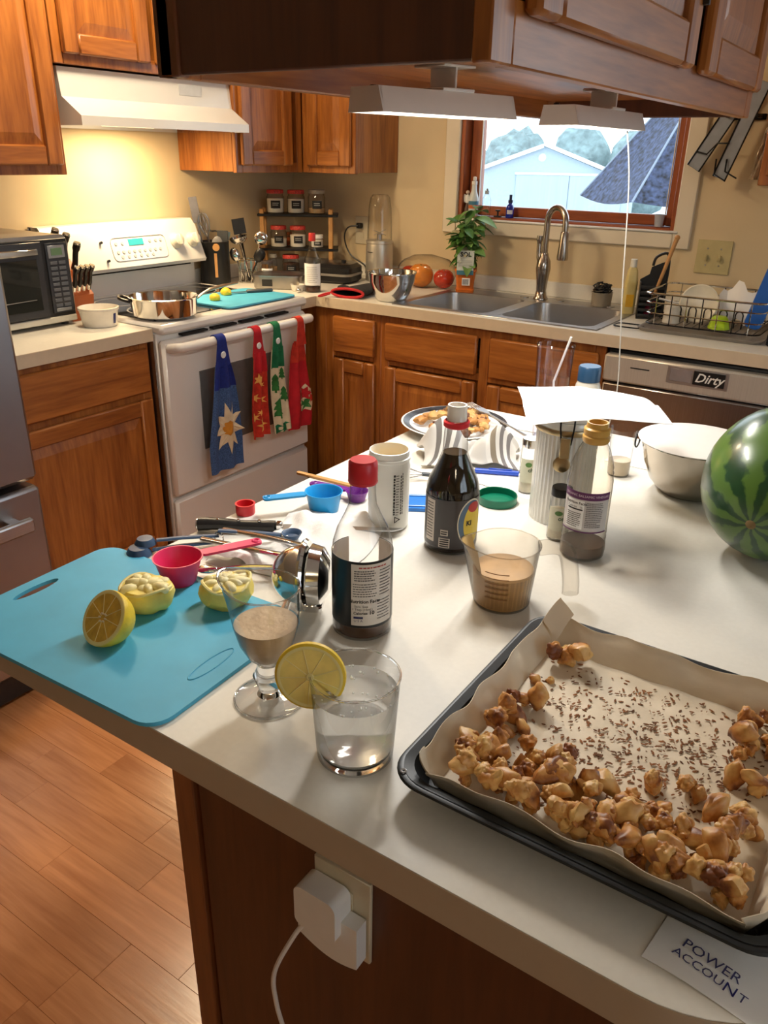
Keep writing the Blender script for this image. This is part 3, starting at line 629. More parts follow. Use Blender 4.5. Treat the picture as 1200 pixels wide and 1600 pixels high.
kb = root('knife_block', 'reddish wooden knife block between the toaster oven and stove', 'knife block', (.285, -1.547, ZC), 90)
kbw = mk('cherry_block', (.42, .10, .025), .45, var=.15, scale=10)
ob('block', xf(prism([(-.06, 0), (.06, 0), (.075, .16), (.03, .19), (-.075, .085)], -.042, .042), Matrix.Rotation(R(90), 4, 'X') @ Matrix.Identity(4)), kbw, kb, rot=(0, 0, R(90)))
hm = mk('knife_handle_black', (.012, .011, .011), .35, var=.2); bol = chrome
def knife_in_block(x, y, z, ln, label, group, ax=22, big=False):
    k = root('kitchen_knife', label, 'knife', (x, y, z), group=group, rot=(0, R(ax), 0))
    s = 1.25 if big else 1
    ob('handle', tube(smoothpts([(0, 0, .006), (0.002, 0, ln*.3), (-.001, 0, ln*.7), (.004, 0, ln)], 4), [.0075*s]*4+[.0065*s]*5+[.0085*s]*4, 8, flat=1.35), hm, k)
    ob('bolster', cylz(.0085*s, -.012, .008, 10), bol, k); ob('end_cap', mv(cylz(.0088*s, ln-.004, ln+.003, 10), .004), bol, k)
for i in range(4): knife_in_block(.36-.002*i, -1.580+i*.021, ZC+.112, .075, ('leftmost', 'second', 'third', 'rightmost')[i]+' short steak knife in the lower row of the knife block', 'steak knives in the block')
for i, (dx, dy, dz, lb) in enumerate(((-.065, -.028, .075, 'tallest black kitchen knife at the back of the knife block'), (-.05, .0, .06, 'black kitchen knife with steel bolster in the middle of the block'), (-.035, .026, .03, 'black kitchen knife nearest the stove in the block top'))):
    knife_in_block(.33+dx, -1.55+dy, ZC+.125+dz, .10, lb, 'kitchen knives in the block', ax=20, big=True)

rk = root('ramekin', 'white ribbed ceramic ramekin on the counter left of the stove', 'bowl', (.463, -1.572, ZC), 40)
ob('dish', lathe([(0, 0), (.052, 0), (.055, .004), (.062, .05), (.066, .054), (.066, .061), (.062, .062), (.058, .054), (.052, .012), (0, .008)], 40), mk('white_ceramic', (.82, .78, .70), .2, coat=.3), rk)
ob('blue_print', patch(lambda z: .0565+.12*z*.9, 1.05, 1.25, .012, .044, 4, .0006), mk('cobalt_print', (.02, .03, .16), .3), rk)

# ---- things on the cooktop
ZT = .930
sk_ = root('saute_pan', 'stainless saute pan with brown food on the front left burner', 'pan', (.555, -1.372, ZT), 48)
ob('pan', lathe([(0, 0), (.098, 0), (.106, .006), (.114, .060), (.118, .066), (.115, .067), (.111, .060), (.102, .009), (0, .006)], 44), chrome, sk_)
ob('long_handle', tube(smoothpts([(.112, .02, .052), (.15, .05, .072), (.20, .09, .080), (.26, .14, .084)], 5), [.006]*6+[.009]*6+[.0075]*4, 10, flat=.6), mk('satin_steel', (.62, .58, .52), .3, 1), sk_)
ob('loop_handle', tube(smoothpts([(-.108, -.035, .052), (-.14, -.03, .062), (-.147, 0, .064), (-.14, .03, .062), (-.108, .035, .052)], 4), .0055, 8), blackm, sk_)
rq = random.Random(4); gs = []
for i in range(34):
    a, q = rq.uniform(0, 6.28), .085*math.sqrt(rq.random()); gs.append(mv(xf(ico(rq.uniform(.008, .014), 1), Matrix.Diagonal((1.3, 1, .7, 1))), q*math.cos(a), q*math.sin(a), .014+rq.uniform(0, .012)))
ob('browned_food', cat(*gs), mk('browned_meat', (.16, .055, .018), .6, var=.5, scale=60), sk_, kind='stuff')
mb = mk('turquoise_board', (.075, .42, .64), .55, var=.07, scale=14, bump=.05)
cm = root('cutting_mat', 'small blue cutting mat laid over the right stove burners', 'cutting board', (.525, -.955, ZT+.0005), 90)
ob('mat', prism(rrect(-.195, .185, -.125, .155, .03), 0, .006), mb, cm)
lemr = mk('lemon_rind', (.80, .56, .035), .45, var=.08, scale=60, bump=.15, bscale=200)
for i, (x, y, s, lb) in enumerate(((.50, -1.075, .021, 'yellow lemon scrap at the left on the stove mat'), (.44, -.955, .022, 'yellow lemon scrap beside the knife on the stove mat'))):
    g = ico(1, 2); ob('lemon_piece', ([(p[0]*s*1.1, p[1]*s*.9, max(p[2], -.55)*s*.85+s*.47) for p in [tuple(Vector(q)*(1+.12*noise.noise(Vector(q)*2+Vector((i*5, 0, 0))))) for q in g[0]]], g[1]), lemr, loc=(x, y, ZT+.0066), label=lb, cat_='lemon')
kn = root('paring_knife', 'small knife with dark grey handle lying on the stove mat', 'knife', (.47, -.87, ZT+.0068), 62)
ob('handle', box(.0, .11, -.009, .009, 0, .013, .004), mk('slate_handle', (.06, .07, .08), .4), kn); ob('blade', prism([(-.15, 0), (-.02, -.011), (0, -.008), (0, .008), (-.03, .009)], .004, .0055), steel, kn)

# ---- towels on the oven handle
bar_x, bar_z = .7215, .853
def towel(y, ytop_half, ybot_half, zbot, nfold, seed, zneck=.78, shift=0):
    """surface function u across, w downwards; x outward"""
    def fn(u, w):
        z = zneck+(zbot-zneck)*w; hf = ytop_half+(ybot_half-ytop_half)*min(1, (max(w, 0)*1.35)**.75)
        yy = y+shift*w+(u-.5)*2*hf
        x = bar_x+.012+.013*math.sin(u*nfold*2*PI+seed)*(1-.35*w)*min(1, .4+w)+.006*math.sin(w*5+seed)
        return Vector((x, yy, z))
    return fn
def motif(fn, poly, off=.0022):
    """polygon (u,w) fan laid on the towel surface, subdivided once"""
    c = (sum(p[0] for p in poly)/len(poly), sum(p[1] for p in poly)/len(poly)); v = []; f = []
    ring = []
    for i, p in enumerate(poly):
        q = poly[(i+1) % len(poly)]; ring += [p, ((p[0]+q[0])/2, (p[1]+q[1])/2)]
    mid = [((p[0]+c[0])/2, (p[1]+c[1])/2) for p in ring]; pts = [c]+mid+ring; n = len(ring)
    for (u, w) in pts: q = fn(u, w); v.append((q.x+off, q.y, q.z))
    for i in range(n): j = (i+1) % n; f += [(0, 1+i, 1+j), (1+i, 1+n+i, 1+n+j, 1+j)]
    return v, f
def star(cu, cw, ru, rw, n, inner=.45, a0=0): return [(cu+(ru if k % 2 == 0 else ru*inner)*math.cos(a0+PI*k/n), cw+(rw if k % 2 == 0 else rw*inner)*math.sin(a0+PI*k/n)) for k in range(2*n)]
def hang(label, y, th, bh, zb, body, band, btn, nfold, seed, zneck=.775, shift=0, extras=()):
    t = root('hanging_towel', label, 'towel', (0, 0, 0), group='kitchen towels on the oven handle')
    fn = towel(y, th, bh, zb, nfold, seed, zneck, shift)
    ob('cloth', sheet(fn, 36, 24, .004), body, t)
    # loop over the bar: strap front, round the bar, down the back
    def lf(u, w):
        a = -.25+w*1.5
        if w < .35: z = zneck-.01+(bar_z-zneck+.01)*(w/.35); x = bar_x+.0195; hh = th*(1.05-.45*(w/.35))
        elif w < .75: q = (w-.35)/.4*PI; z = bar_z+.0195*math.sin(q); x = bar_x+.0195*math.cos(q); hh = th*.6
        else: q = (w-.75)/.25; z = bar_z-.022*q; x = bar_x-.0195; hh = th*.6
        return Vector((x, y+(u-.5)*2*hh, z))
    st = ob('hanging_loop', sheet(lf, 6, 28, .003), band, t)
    ob('neck_yoke', sheet(lambda u, w: fn(u, w*.24-.02)+Vector((.003, 0, 0)), 30, 8, .003), band, t)
    if btn: ob('button', mv(rot(lathe([(0, 0), (.011, 0), (.012, .002), (.010, .004), (.004, .003), (0, .003)], 18), 'Y', 90), bar_x+.022, y, bar_z-.048), btn, st)
    for (nm, pl_, m_, off) in extras: ob(nm, motif(fn, pl_, off), m_, t, smooth=False)
    return t
tb = mk('blue_terry', (.055, .12, .30), .95, var=.45, scale=220, bump=.5); tbd = mk('royal_blue_cotton', (.008, .022, .20), .9, var=.15, scale=90, bump=.2)
tr_ = mk('red_print_cotton', (.52, .035, .018), .9, var=.25, scale=40, bump=.2); trd = mk('red_cotton', (.48, .012, .022), .9, var=.15, bump=.2)
tg = mk('green_cotton', (.01, .16, .065), .9, var=.2, bump=.2); tc_ = mk('cream_print_cotton', (.72, .64, .46), .9, var=.08, bump=.2)
yel = mk('yellow_print', (.85, .48, .12), .9, var=.2); crm = mk('cream_petal', (.76, .66, .46), .9, var=.1); gold = mk('gold_petal', (.62, .27, .03), .9, var=.2); lime = mk('leaf_print', (.03, .17, .04), .9, var=.3)
btw = mk('pearl_button', (.78, .82, .84), .25)
hang('blue hand towel with a cream daisy, leftmost on the oven handle', -1.295, .034, .084, .378, tb, tbd, btw, 2, .4, extras=[('daisy', star(.60, .60, .46, .26, 9, .55, .2), crm, .005), ('daisy_centre', star(.56, .60, .16, .075, 8, .85), gold, .0065)])
ex = []
rt_ = random.Random(9)
for (u, w, r_) in ((.45, .30, .26), (.3, .52, .2), (.72, .57, .24), (.28, .76, .2), (.62, .86, .30), (.75, .38, .14), (.5, .70, .14)): ex.append(('flower_print', star(u, w, r_, r_*.30, 6, .42, rt_.random()*3), yel, .005))
hang('orange-red flower print towel, second on the oven handle', -1.112, .030, .046, .455, tr_, trd, btw, 2, 1.3, extras=ex)
def tree_p(u, w, su, sw): return [(u+a*su, w+b*sw) for a, b in ((0, -1), (.55, -.45), (.28, -.45), (.8, .2), (.4, .2), (1, .85), (.12, .85), (.12, 1.1), (-.12, 1.1), (-.12, .85), (-1, .85), (-.4, .2), (-.8, .2), (-.28, -.45), (-.55, -.45))]
ex = [('tree_print', tree_p(.30, .40, .26, .11), lime, .005), ('tree_print', tree_p(.40, .70, .30, .12), lime, .005), ('tree_print', tree_p(.82, .55, .16, .09), lime, .005), ('tree_print', tree_p(.80, .30, .13, .07), lime, .005),
      ('hem', [(.0, .93), (.25, .90), (.5, .94), (.75, .90), (1, .93), (1, 1.0), (.5, 1.01), (0, 1.0)], tg, .0045)]
hang('cream towel with green fir trees and green loop, third on the oven handle', -1.006, .028, .046, .448, tc_, tg, btw, 2, 2.6, shift=.012, extras=ex)
ex = [('applique_edge', star(.66, .66, .34, .17, 7, .78, .3), crm, .005), ('applique_leaf', star(.60, .72, .24, .10, 5, .5, .6), lime, .0062), ('applique_flower', star(.62, .60, .22, .09, 6, .55), trd, .0074), ('applique_flower', star(.82, .66, .12, .06, 6, .55), tr_, .0074)]
hang('dark red towel with a poinsettia applique, rightmost on the oven handle', -.866, .028, .072, .432, trd, tr_, None, 2, 4.0, shift=-.006, extras=ex)
# ================================================================== CORNER OF THE COUNTER
def utensil(name, label, base, tip, r, head, mat, group=None, hmat=None, rz=40):
    b = Vector(base); t = Vector(tip); o = root(name, label, name.split('_')[-1], base)
    d = t-b; ob('handle', tube([(0, 0, 0), tuple(d*.5+Vector((0, 0, .0))), tuple(d)], r, 8), hmat or mat, o)
    q = Vector((0, 0, 1)).rotation_difference(d.normalized()).to_matrix().to_4x4()
    ob('head', xf(head, Matrix.Translation(d) @ q @ Matrix.Rotation(R(rz), 4, 'Z')), mat, o)
    if group: o['group'] = group
    return o
flat = lambda w, h, t=.0015: box(-w/2, w/2, -t, t, -.005, h, .001)
def whisk_head():
    gs = []
    for k in range(5):
        a = PI*k/5; gs.append(tube([(math.cos(a)*r_, math.sin(a)*r_, z) for (r_, z) in ((.003, 0), (.018, .03), (.026, .065), (.018, .092), (0, .1), (-.018, .092), (-.026, .065), (-.018, .03), (-.003, 0))], .0012, 5))
    return cat(*gs)
ladle = lambda r_: lathe([(0, -.0), (r_*.6, .006), (r_*.93, r_*.45), (r_, r_*.8), (r_*.95, r_*.8), (r_*.86, r_*.45), (r_*.5, .01), (0, .005)], 20)
crx, cry = .088, -.652
ck = root('utensil_crock', 'black utensil crock with a wooden strip beside the stove', 'crock', (crx, cry, ZC), 42)
ob('crock', lathe([(0, 0), (.060, 0), (.064, .004), (.064, .172), (.066, .178), (.062, .18), (.058, .172), (.058, .01), (0, .008)], 40), black, ck)
wd = mk('light_wood', (.50, .26, .09), .5, var=.15, scale=20)
ob('wood_strip', patch(.0648, .02, .20, .035, .135, 4, .003), wd, ck)
ob('wood_knob', mv(rot(cylz(.015, 0, .012, 18), 'X', 90), .012, -.0645, .160), wd, ck)
slate = mk('slate_nylon', (.17, .17, .20), .4, var=.15); greyn = mk('grey_nylon', (.24, .24, .25), .4, var=.15); blk2 = black
utensil('slotted_spatula', 'tall grey spatula leaning left out of the black crock', (crx-.02, cry-.02, ZC+.02), (crx-.035, cry-.055, ZC+.26), .005, flat(.035, .10), slate)
utensil('balloon_whisk', 'wire whisk standing in the black crock', (crx+.01, cry+.01, ZC+.02), (crx-.0, cry-.035, ZC+.20), .005, whisk_head(), steel)
utensil('potato_masher', 'wavy steel potato masher in the black crock', (crx-.015, cry+.015, ZC+.02), (crx+.0, cry+.012, ZC+.20), .004, tube([(x*.012, .008*(-1)**x, .02) for x in range(-3, 4)], .004, 6), steel)
utensil('serving_spoon', 'grey serving spoon in the black crock', (crx+.02, cry-.01, ZC+.02), (crx+.03, cry-.01, ZC+.17), .006, xf(ico(.024, 2), Matrix.Diagonal((1, .35, 1.4, 1))), greyn)
utensil('black_turner', 'dark grey turner with square head in the black crock', (crx+.025, cry+.015, ZC+.02), (crx+.04, cry+.012, ZC+.175), .005, flat(.045, .05, .002), mk('charcoal_nylon', (.07, .07, .07), .45), rz=50)
utensil('steel_tongs', 'steel tongs in the black crock', (crx-.01, cry+.03, ZC+.02), (crx+.03, cry+.045, ZC+.19), .004, flat(.03, .03), steel)
wx_, wy_ = .175, -.535
wh = root('wire_utensil_holder', 'chrome wire utensil holder beside the black crock', 'utensil holder', (wx_, wy_, ZC), 40)
ob('wire_frame', cat(*[tube([(.042*math.cos(a), .042*math.sin(a), z) for a in [2*PI*k/20 for k in range(20)]], .0018, 6, closed=True) for z in (.004, .05, .10)], *[tube([(.042*math.cos(a), .042*math.sin(a), .004), (.042*math.cos(a), .042*math.sin(a), .10)], .0016, 6) for a in [2*PI*k/10 for k in range(10)]]), chrome, wh)
ob('base', cylz(.042, 0, .004), chrome, wh)
utensil('black_spatula', 'wide black spatula above the chrome utensil holder', (wx_, wy_, ZC+.01), (wx_-.03, wy_-.01, ZC+.21), .005, flat(.055, .06, .002), black, rz=45)
utensil('large_ladle', 'shiny steel ladle in the chrome utensil holder', (wx_+.005, wy_+.005, ZC+.01), (wx_-.015, wy_-.03, ZC+.165), .004, ladle(.04), chrome)
utensil('skimmer_spoon', 'round steel skimmer in the chrome utensil holder', (wx_+.01, wy_+.0, ZC+.01), (wx_+.05, wy_+.035, ZC+.19), .004, xf(ico(.03, 2), Matrix.Diagonal((1, .3, 1, 1))), chrome)
utensil('steel_spoon', 'steel serving spoon low in the chrome utensil holder', (wx_-.01, wy_-.015, ZC+.01), (wx_-.04, wy_-.04, ZC+.12), .004, xf(ico(.022, 2), Matrix.Diagonal((1, .35, 1.4, 1))), chrome)
utensil('pasta_fork', 'black pasta fork in the chrome utensil holder', (wx_+.01, wy_-.01, ZC+.01), (wx_+.06, wy_+.01, ZC+.12), .004, xf(ico(.025, 2), Matrix.Diagonal((1, .4, 1.3, 1))), black)

# ---- spice shelf
shx, shy, sha = .195, -.20, 36
sh = root('spice_shelf', 'two-tier black shelf with wooden posts in the corner', 'shelf', (shx, shy, ZC), sha)
for z in (.118, .268): ob('shelf_board', box(-.185, .185, -.075, .075, z, z+.012, .003), black, sh)
for x in (-.165, .15): ob('post', box(x-.010, x+.010, -.07, -.05, 0, .30, .003), wd, sh); ob('post', box(x-.010, x+.010, .05, .07, 0, .30, .003), wd, sh)
sM = Matrix.Translation((shx, shy, ZC)) @ Matrix.Rotation(R(sha), 4, 'Z')
redlid = mk('red_gingham_lid', (.55, .05, .04), .5, var=.5, scale=160); salt = mk('white_powder', (.78, .74, .64), .9, var=.06, bump=.2); tan = mk('tan_spice', (.42, .27, .13), .9, var=.2)
chalk = mk('chalk_label', (.015, .015, .016), .7)
def jar(label, lx, ly, z, r, h, fill, fm, lid=True, lab=True, name='spice_jar', lidm=None, cat_='jar'):
    p = sM @ Vector((lx, ly, z)); j = root(name, label, cat_, tuple(p), sha+6, group='storage jars in the corner')
    ob('glass', lathe([(0, 0), (r*.96, 0), (r, .003), (r, h*.8), (r*.9, h*.86), (r*.9, h)], 24), glass, j)
    ob('contents', lathe([(0, .003), (r*.93, .003), (r*.95, .006), (r*.95, h*fill), (r*.5, h*fill+.003), (0, h*fill+.004)], 20), fm, j)
    if lid: ob('lid', lathe([(0, h+.012), (r*.93, h+.012), (r*.97, h+.009), (r*.97, h-.004), (r*.88, h-.004), (r*.88, h+.002), (0, h+.002)], 24), lidm or redlid, j)
    if lab:
        lb = ob('label_patch', patch(r+.0012, -.55, .55, h*.24, h*.62, 8, .0008), chalk, j)
        ob('chalk_writing', lines(r+.0022, -.35, .35, h*.36, h*.54, 2, .003, seed=int(lx*1000)), mk('chalk', (.5, .5, .48), .8), lb)
    return j
jar('jar of white powder with red lid, leftmost on the top shelf', -.105, -.01, .2805, .040, .088, .72, salt)
jar('jar of white powder with red lid, middle of the top shelf', -.010, -.01, .2805, .040, .088, .70, salt)
jar('lidless-looking clear jar of pale spice, right on the top shelf', .085, -.01, .2805, .040, .090, .28, tan, lidm=mk('clear_lid', (.40, .36, .30), .3))
jar('half-full jar with red lid, left on the middle shelf', -.095, -.01, .1305, .038, .082, .45, salt)
jar('jar with red lid holding beans, middle of the middle shelf', -.005, -.01, .1305, .038, .082, .66, salt)
jar('short small white pot on the right of the middle shelf', .085, -.02, .1305, .030, .045, .8, salt, lidm=whitep)
jar('small orange spice jar between the middle shelf jars', -.050, .045, .1305, .014, .05, .8, mk('paprika', (.45, .10, .02), .8), lab=False, lidm=mk('orange_lid', (.5, .14, .03), .5))
jar('dark jar with red lid under the lower shelf', -.04, -.03, 0.0005, .040, .085, .7, mk('dark_beans', (.06, .03, .02), .7, var=.4), lab=True)
jar('small grey-capped jar behind the steel container', -.12, -.06, .0005, .018, .09, .5, tan, lab=False, lidm=mk('grey_cap', (.35, .34, .30), .5))
# ---- squared steel container etc.
sc = root('steel_container', 'rectangular stainless lunch box with a black label on the counter', 'container', (.375, -.560, ZC), 30)
def loft(rings):
    v = []; f = []; rw = []
    for (ring, z) in rings: rw.append(list(range(len(v), len(v)+len(ring)))); v += [(p[0], p[1], z) for p in ring]
    for A, B in zip(rw, rw[1:]): f += [(A[i], A[(i+1) % len(A)], B[(i+1) % len(A)], B[i]) for i in range(len(A))]
    f += [tuple(rw[0][::-1]), tuple(rw[-1])]; return v, f
rr2 = lambda a, b, r_: rrect(-a, a, -b, b, r_, 5)
ob('box', loft([(rr2(.098, .060, .03), 0), (rr2(.104, .066, .035), .006), (rr2(.106, .068, .035), .052)]), mk('lunchbox_steel', (.42, .40, .37), .28, 1, var=.05), sc)
ob('lid', loft([(rr2(.110, .072, .037), .052), (rr2(.110, .072, .037), .058), (rr2(.100, .062, .03), .062), (rr2(.092, .054, .028), .060)]), steel, sc)
ob('label_patch', box(-.062, -.018, -.0695, -.0672, .014, .042, .0006), chalk, sc)
lj = root('white_label_jar', 'small jar with a white printed label behind the steel box', 'jar', (.262, -.508, ZC), 38)
ob('glass', lathe([(0, 0), (.028, 0), (.029, .07), (.024, .08), (.024, .088)], 20), glass, lj); ob('contents', lathe([(0, .003), (.027, .003), (.027, .06), (0, .06)], 16), tan, lj)
ob('label_patch', patch(.0298, -.9, .9, .03, .068, 8, .0008), paperw, lj); ob('print', lines(.0308, -.6, .6, .036, .064, 4, .002, seed=3), ink, lj); ob('lid', mv(cylz(.026, .086, .098), 0), mk('dark_lid', (.06, .05, .05), .4), lj)
b2 = root('sauce_bottle', 'clear sauce bottle with red cap and white label in the corner', 'bottle', (.560, -.560, ZC), 35)
ob('glass', lathe([(0, 0), (.030, 0), (.034, .004), (.034, .125), (.031, .14), (.018, .165), (.0125, .185), (.0125, .212)], 28), glass, b2)
ob('sauce', lathe([(0, .004), (.031, .004), (.032, .02), (.032, .022), (0, .022)], 20), mk('dark_sauce', (.05, .018, .008), .2), b2)
ob('label_patch', patch(.0348, -1.2, 1.2, .03, .118, 12, .0008), paperw, b2); ob('print', lines(.0358, -.7, .7, .04, .108, 9, .0018, seed=8), mk('grey_print', (.35, .34, .33), .7), b2)
ob('cap', lathe([(0, .236), (.013, .236), (.0145, .232), (.0145, .205), (.0, .205)], 20), mk('red_cap', (.50, .03, .025), .35), b2)
ob('small_dish', lathe([(0, 0), (.022, 0), (.026, .004), (.030, .026), (.031, .028), (.028, .028), (.024, .006), (0, .004)], 28), mk('white_ceramic', (.82, .78, .70), .2), loc=(.498, -.585, ZC), label='small white ceramic dish beside the sauce bottle', cat_='dish')
ti = root('steel_scoop', 'tiny round steel measuring scoop in front of the white dish', 'scoop', (.532, -.622, ZC)); ob('ball', mv(ico(.011, 2), 0, 0, .011), chrome, ti); ob('rim', mv(lathe([(.011, .011), (.0135, .0115), (.011, .0125)], 16), 0), chrome, ti)
wm = root('waffle_maker', 'low black and silver waffle maker against the wall', 'appliance', (.452, -.250, ZC), 12)
ob('base', loft([(rr2(.085, .075, .03), 0), (rr2(.10, .09, .04), .012), (rr2(.10, .09, .04), .034)]), black, wm)
ob('hinge_band', loft([(rr2(.103, .093, .04), .034), (rr2(.103, .093, .04), .044)]), mk('grey_band', (.35, .33, .30), .4, .5), wm)
ob('lid', loft([(rr2(.10, .09, .04), .044), (rr2(.10, .09, .04), .068), (rr2(.085, .075, .04), .082)]), black, wm)
ob('top_plate', loft([(rr2(.08, .07, .035), .0822), (rr2(.07, .06, .03), .087)]), steel, wm); ob('indicator', mv(cylz(.011, .087, .100, 14), .05, -.03), black, wm)
# ---- mitt, bowl, blender
mt = root('oven_mitt', 'black oven mitt with red trimmed cuff hanging at the counter edge', 'oven mitt', (.752, -.505, ZC), 12)
bkc = mk('black_quilt', (.02, .021, .024), .85, var=.3, scale=60, bump=.5); rdc = mk('red_binding', (.50, .02, .025), .8, var=.15, bump=.3)
def mfn(u, w):
    a = 2*PI*u; s = 1-.15*w; return Vector((.068*s*math.cos(a)+.06*w*.5, -.10+.25*w, .021+(.0185)*math.sin(a)*(1-.55*w)))
ob('body', sheet(mfn, 28, 10, .003), bkc, mt)
ob('thumb', xf(ico(1, 2), Matrix.Translation((-.075, .03, .017)) @ Matrix.Rotation(R(35), 4, 'Z') @ Matrix.Diagonal((.028, .06, .014, 1))), bkc, mt)
ob('cuff_binding', tube([(.070*math.cos(a), -.103, .021+.0165*math.sin(a)) for a in [2*PI*k/28 for k in range(28)]], .0055, 8, closed=True), rdc, mt)
ob('hanging_loop', tube(smoothpts([(-.068, -.10, .02), (-.10, -.115, .012), (-.112, -.14, .006), (-.10, -.135, .006), (-.075, -.108, .014)], 4), .0035, 6), rdc, mt)
ob('mixing_bowl', lathe([(0, 0), (.052, 0), (.058, .003), (.074, .03), (.090, .075), (.095, .105), (.099, .110), (.0985, .113), (.093, .111), (.088, .076), (.072, .032), (.052, .006), (0, .004)], 48), chrome, loc=(.938, -.530, ZC), label='shiny steel mixing bowl beside the sink', cat_='bowl')
bl = root('bullet_blender', 'silver bullet blender with clear cup against the wall', 'blender', (.585, -.098, ZC), 30)
ob('base', lathe([(0, 0), (.060, 0), (.064, .01), (.0625, .15), (.060, .165), (.0, .165)], 36), mk('silver_paint', (.52, .49, .43), .32, .6, var=.03), bl)
ob('collar', lathe([(.061, .165), (.063, .168), (.062, .178), (.056, .180), (0, .180)], 36), mk('silver_paint', (.52, .49, .43), .32, .6), bl)
ob('cup', lathe([(.056, .18), (.055, .24), (.051, .32), (.044, .360), (.034, .372), (0, .374)], 36), glass, bl)
ob('blade', cat(mv(cylz(.012, .180, .205, 12), 0), mv(rot(box(-.03, .03, -.006, .006, -.001, .001, .0004), 'Y', 20), 0, 0, .21), mv(rot(box(-.03, .03, -.006, .006, -.001, .001, .0004), 'Y', -25), 0, 0, .212)), steel, bl)
ob('slot', patch(.0636, -.95, -.45, .128, .131, 4, .001), black, bl)
ol = root('wall_outlet', 'ivory wall outlet behind the bullet blender', 'outlet', (.418, -.001, 1.12))
iv = mk('ivory_plastic', (.62, .55, .40), .4); ob('plate', box(-.036, .036, -.005, 0, -.062, .062, .002), iv, ol)
for z in (-.022, .022): ob('receptacle', box(-.015, .015, -.007, -.005, z-.013, z+.013, .001), iv, ol)
pc = root('blender_cord', 'black power cord plugged into the wall outlet', 'cord', (.418, -.0085, 1.142))
ob('plug', box(-.012, .012, -.028, 0, -.012, .012, .004), black, pc)
ob('cable', tube(smoothpts([(0, -.028, 0), (-.045, -.045, -.01), (-.065, -.045, -.06), (-.03, -.045, -.13), (.05, -.040, -.175), (.07, -.06, -.205)], 7), .0036, 8), black, pc)
# ---- fruit in a plastic bag
fm = mk('tomato_skin', (.52, .045, .02), .22, var=.25, scale=20, coat=.4); om = mk('orange_skin', (.70, .24, .03), .4, var=.12, scale=50, bump=.1)
for (nm, lb, x, y, r_, m_) in (('orange_fruit', 'large orange fruit in the plastic bag beside the sink', .845, -.155, .056, om), ('tomato', 'red tomato in the plastic bag nearest the basil pot', .945, -.125, .046, fm), ('tomato', 'red tomato at the back left of the plastic bag', .748, -.088, .044, fm)):
    g = ico(1, 3); o = root(nm, lb, 'fruit', (x, y, ZC+.0012), 20)
    ob('flesh', ([(p[0]*r_, p[1]*r_, r_*.92+p[2]*r_*.92-.012*max(0, 1-((p[0]**2+p[1]**2)*6))*(1 if p[2] > 0 else 0)) for p in g[0]], g[1]), m_, o)
    ob('stem_end', mv(lathe([(0, .0), (.007, .001), (.004, .006), (0, .006)], 8), 0, 0, r_*1.84-.013), mk('stem_green', (.06, .10, .03), .7), o)
film = thin('plastic_film', (.97, .95, .92), .5, .12)
g = ico(1, 3); v = []
for p in g[0]:
    q = Vector(p); n_ = 1+.10*noise.noise(q*3.1)+.05*noise.noise(q*8); v.append((.145*q.x*n_, .09*q.y*n_, max(.001, .068+.072*q.z*n_)))
ob('produce_bag', (v, g[1]), film, loc=(.862, -.132, ZC), label='clear crinkled plastic produce bag around the fruit', cat_='bag')
# ---- basil in its orange pot
bp = root('basil_plant', 'potted basil in an orange pot with a printed paper tag', 'plant', (1.065, -.150, ZC+.0042), 28)
orp = mk('orange_plastic', (.62, .15, .02), .35, var=.08)
ob('pot', loft([(rr2(.037, .037, .012), 0), (rr2(.040, .040, .012), .012), (rr2(.035, .035, .010), .014), (rr2(.043, .043, .012), .085), (rr2(.046, .046, .012), .087), (rr2(.046, .046, .012), .097), (rr2(.040, .040, .010), .096)]), orp, bp)
tg_ = ob('paper_tag', cat(box(-.038, .032, -.049, -.0475, .088, .172, .0003)), mk('tag_paper', (.62, .66, .60), .8), bp)
ob('tag_band', box(-.038, .032, -.0496, -.0488, .074, .092, .0002), mk('tag_blue', (.06, .20, .28), .7), bp)
ob('tag_lettering', text_front('SOL', .026, -.003, -.0499, .156, bold=.0008), ink, tg_)
ob('tag_print', cat(*[box(-.033, .026, -.0497, -.0494, z, z+.002, .0001) for z in (.106, .112, .118, .124, .130)]), mk('grey_print', (.35, .34, .33), .7), tg_)
bc = ob('price_tag', box(-.014, .020, -.0435, -.0400, .030, .060, .0002), paperw, bp); ob('tag_bars', cat(*[box(-.010+i*.005, -.0075+i*.005, -.0441, -.0436, .034, .056, .0001) for i in range(5)]), ink, bp)
leafg = mk('basil_leaf', (.075, .20, .035), .5, var=.35, scale=14); lf2 = mk('basil_leaf_light', (.17, .33, .08), .5, var=.3, scale=14); lf3 = mk('basil_leaf_pale', (.50, .45, .26), .6, var=.2)
ob('soil', cylz(.038, .08, .092), mk('soil', (.04, .025, .015), .95), bp)
rl = random.Random(21)
def leaf_g(L_, W_, curl):
    def fn(u, w):
        a = (u-.5)*2; ww = W_*math.sin(PI*min(1, w*.97+.015))**.8*(1-.25*w)
        return Vector((a*ww, L_*w, -curl*L_*w*w+.22*ww*abs(a)))
    return sheet(fn, 4, 6, .0006)
LG = [leaf_g(.06, .021, .25), leaf_g(.075, .026, .55), leaf_g(.05, .017, .1)]
stems = []
for i in range(9):
    a = rl.uniform(0, 6.28); top_ = (math.cos(a)*rl.uniform(.02, .05), math.sin(a)*rl.uniform(.02, .045), rl.uniform(.24, .34)); stems.append(top_)
    ob('stem', tube(smoothpts([(math.cos(a)*.012, math.sin(a)*.012, .09), (top_[0]*.5, top_[1]*.5, .17), top_], 3), .0022, 5), mk('basil_stem', (.16, .28, .07), .6), bp)
proto = {}
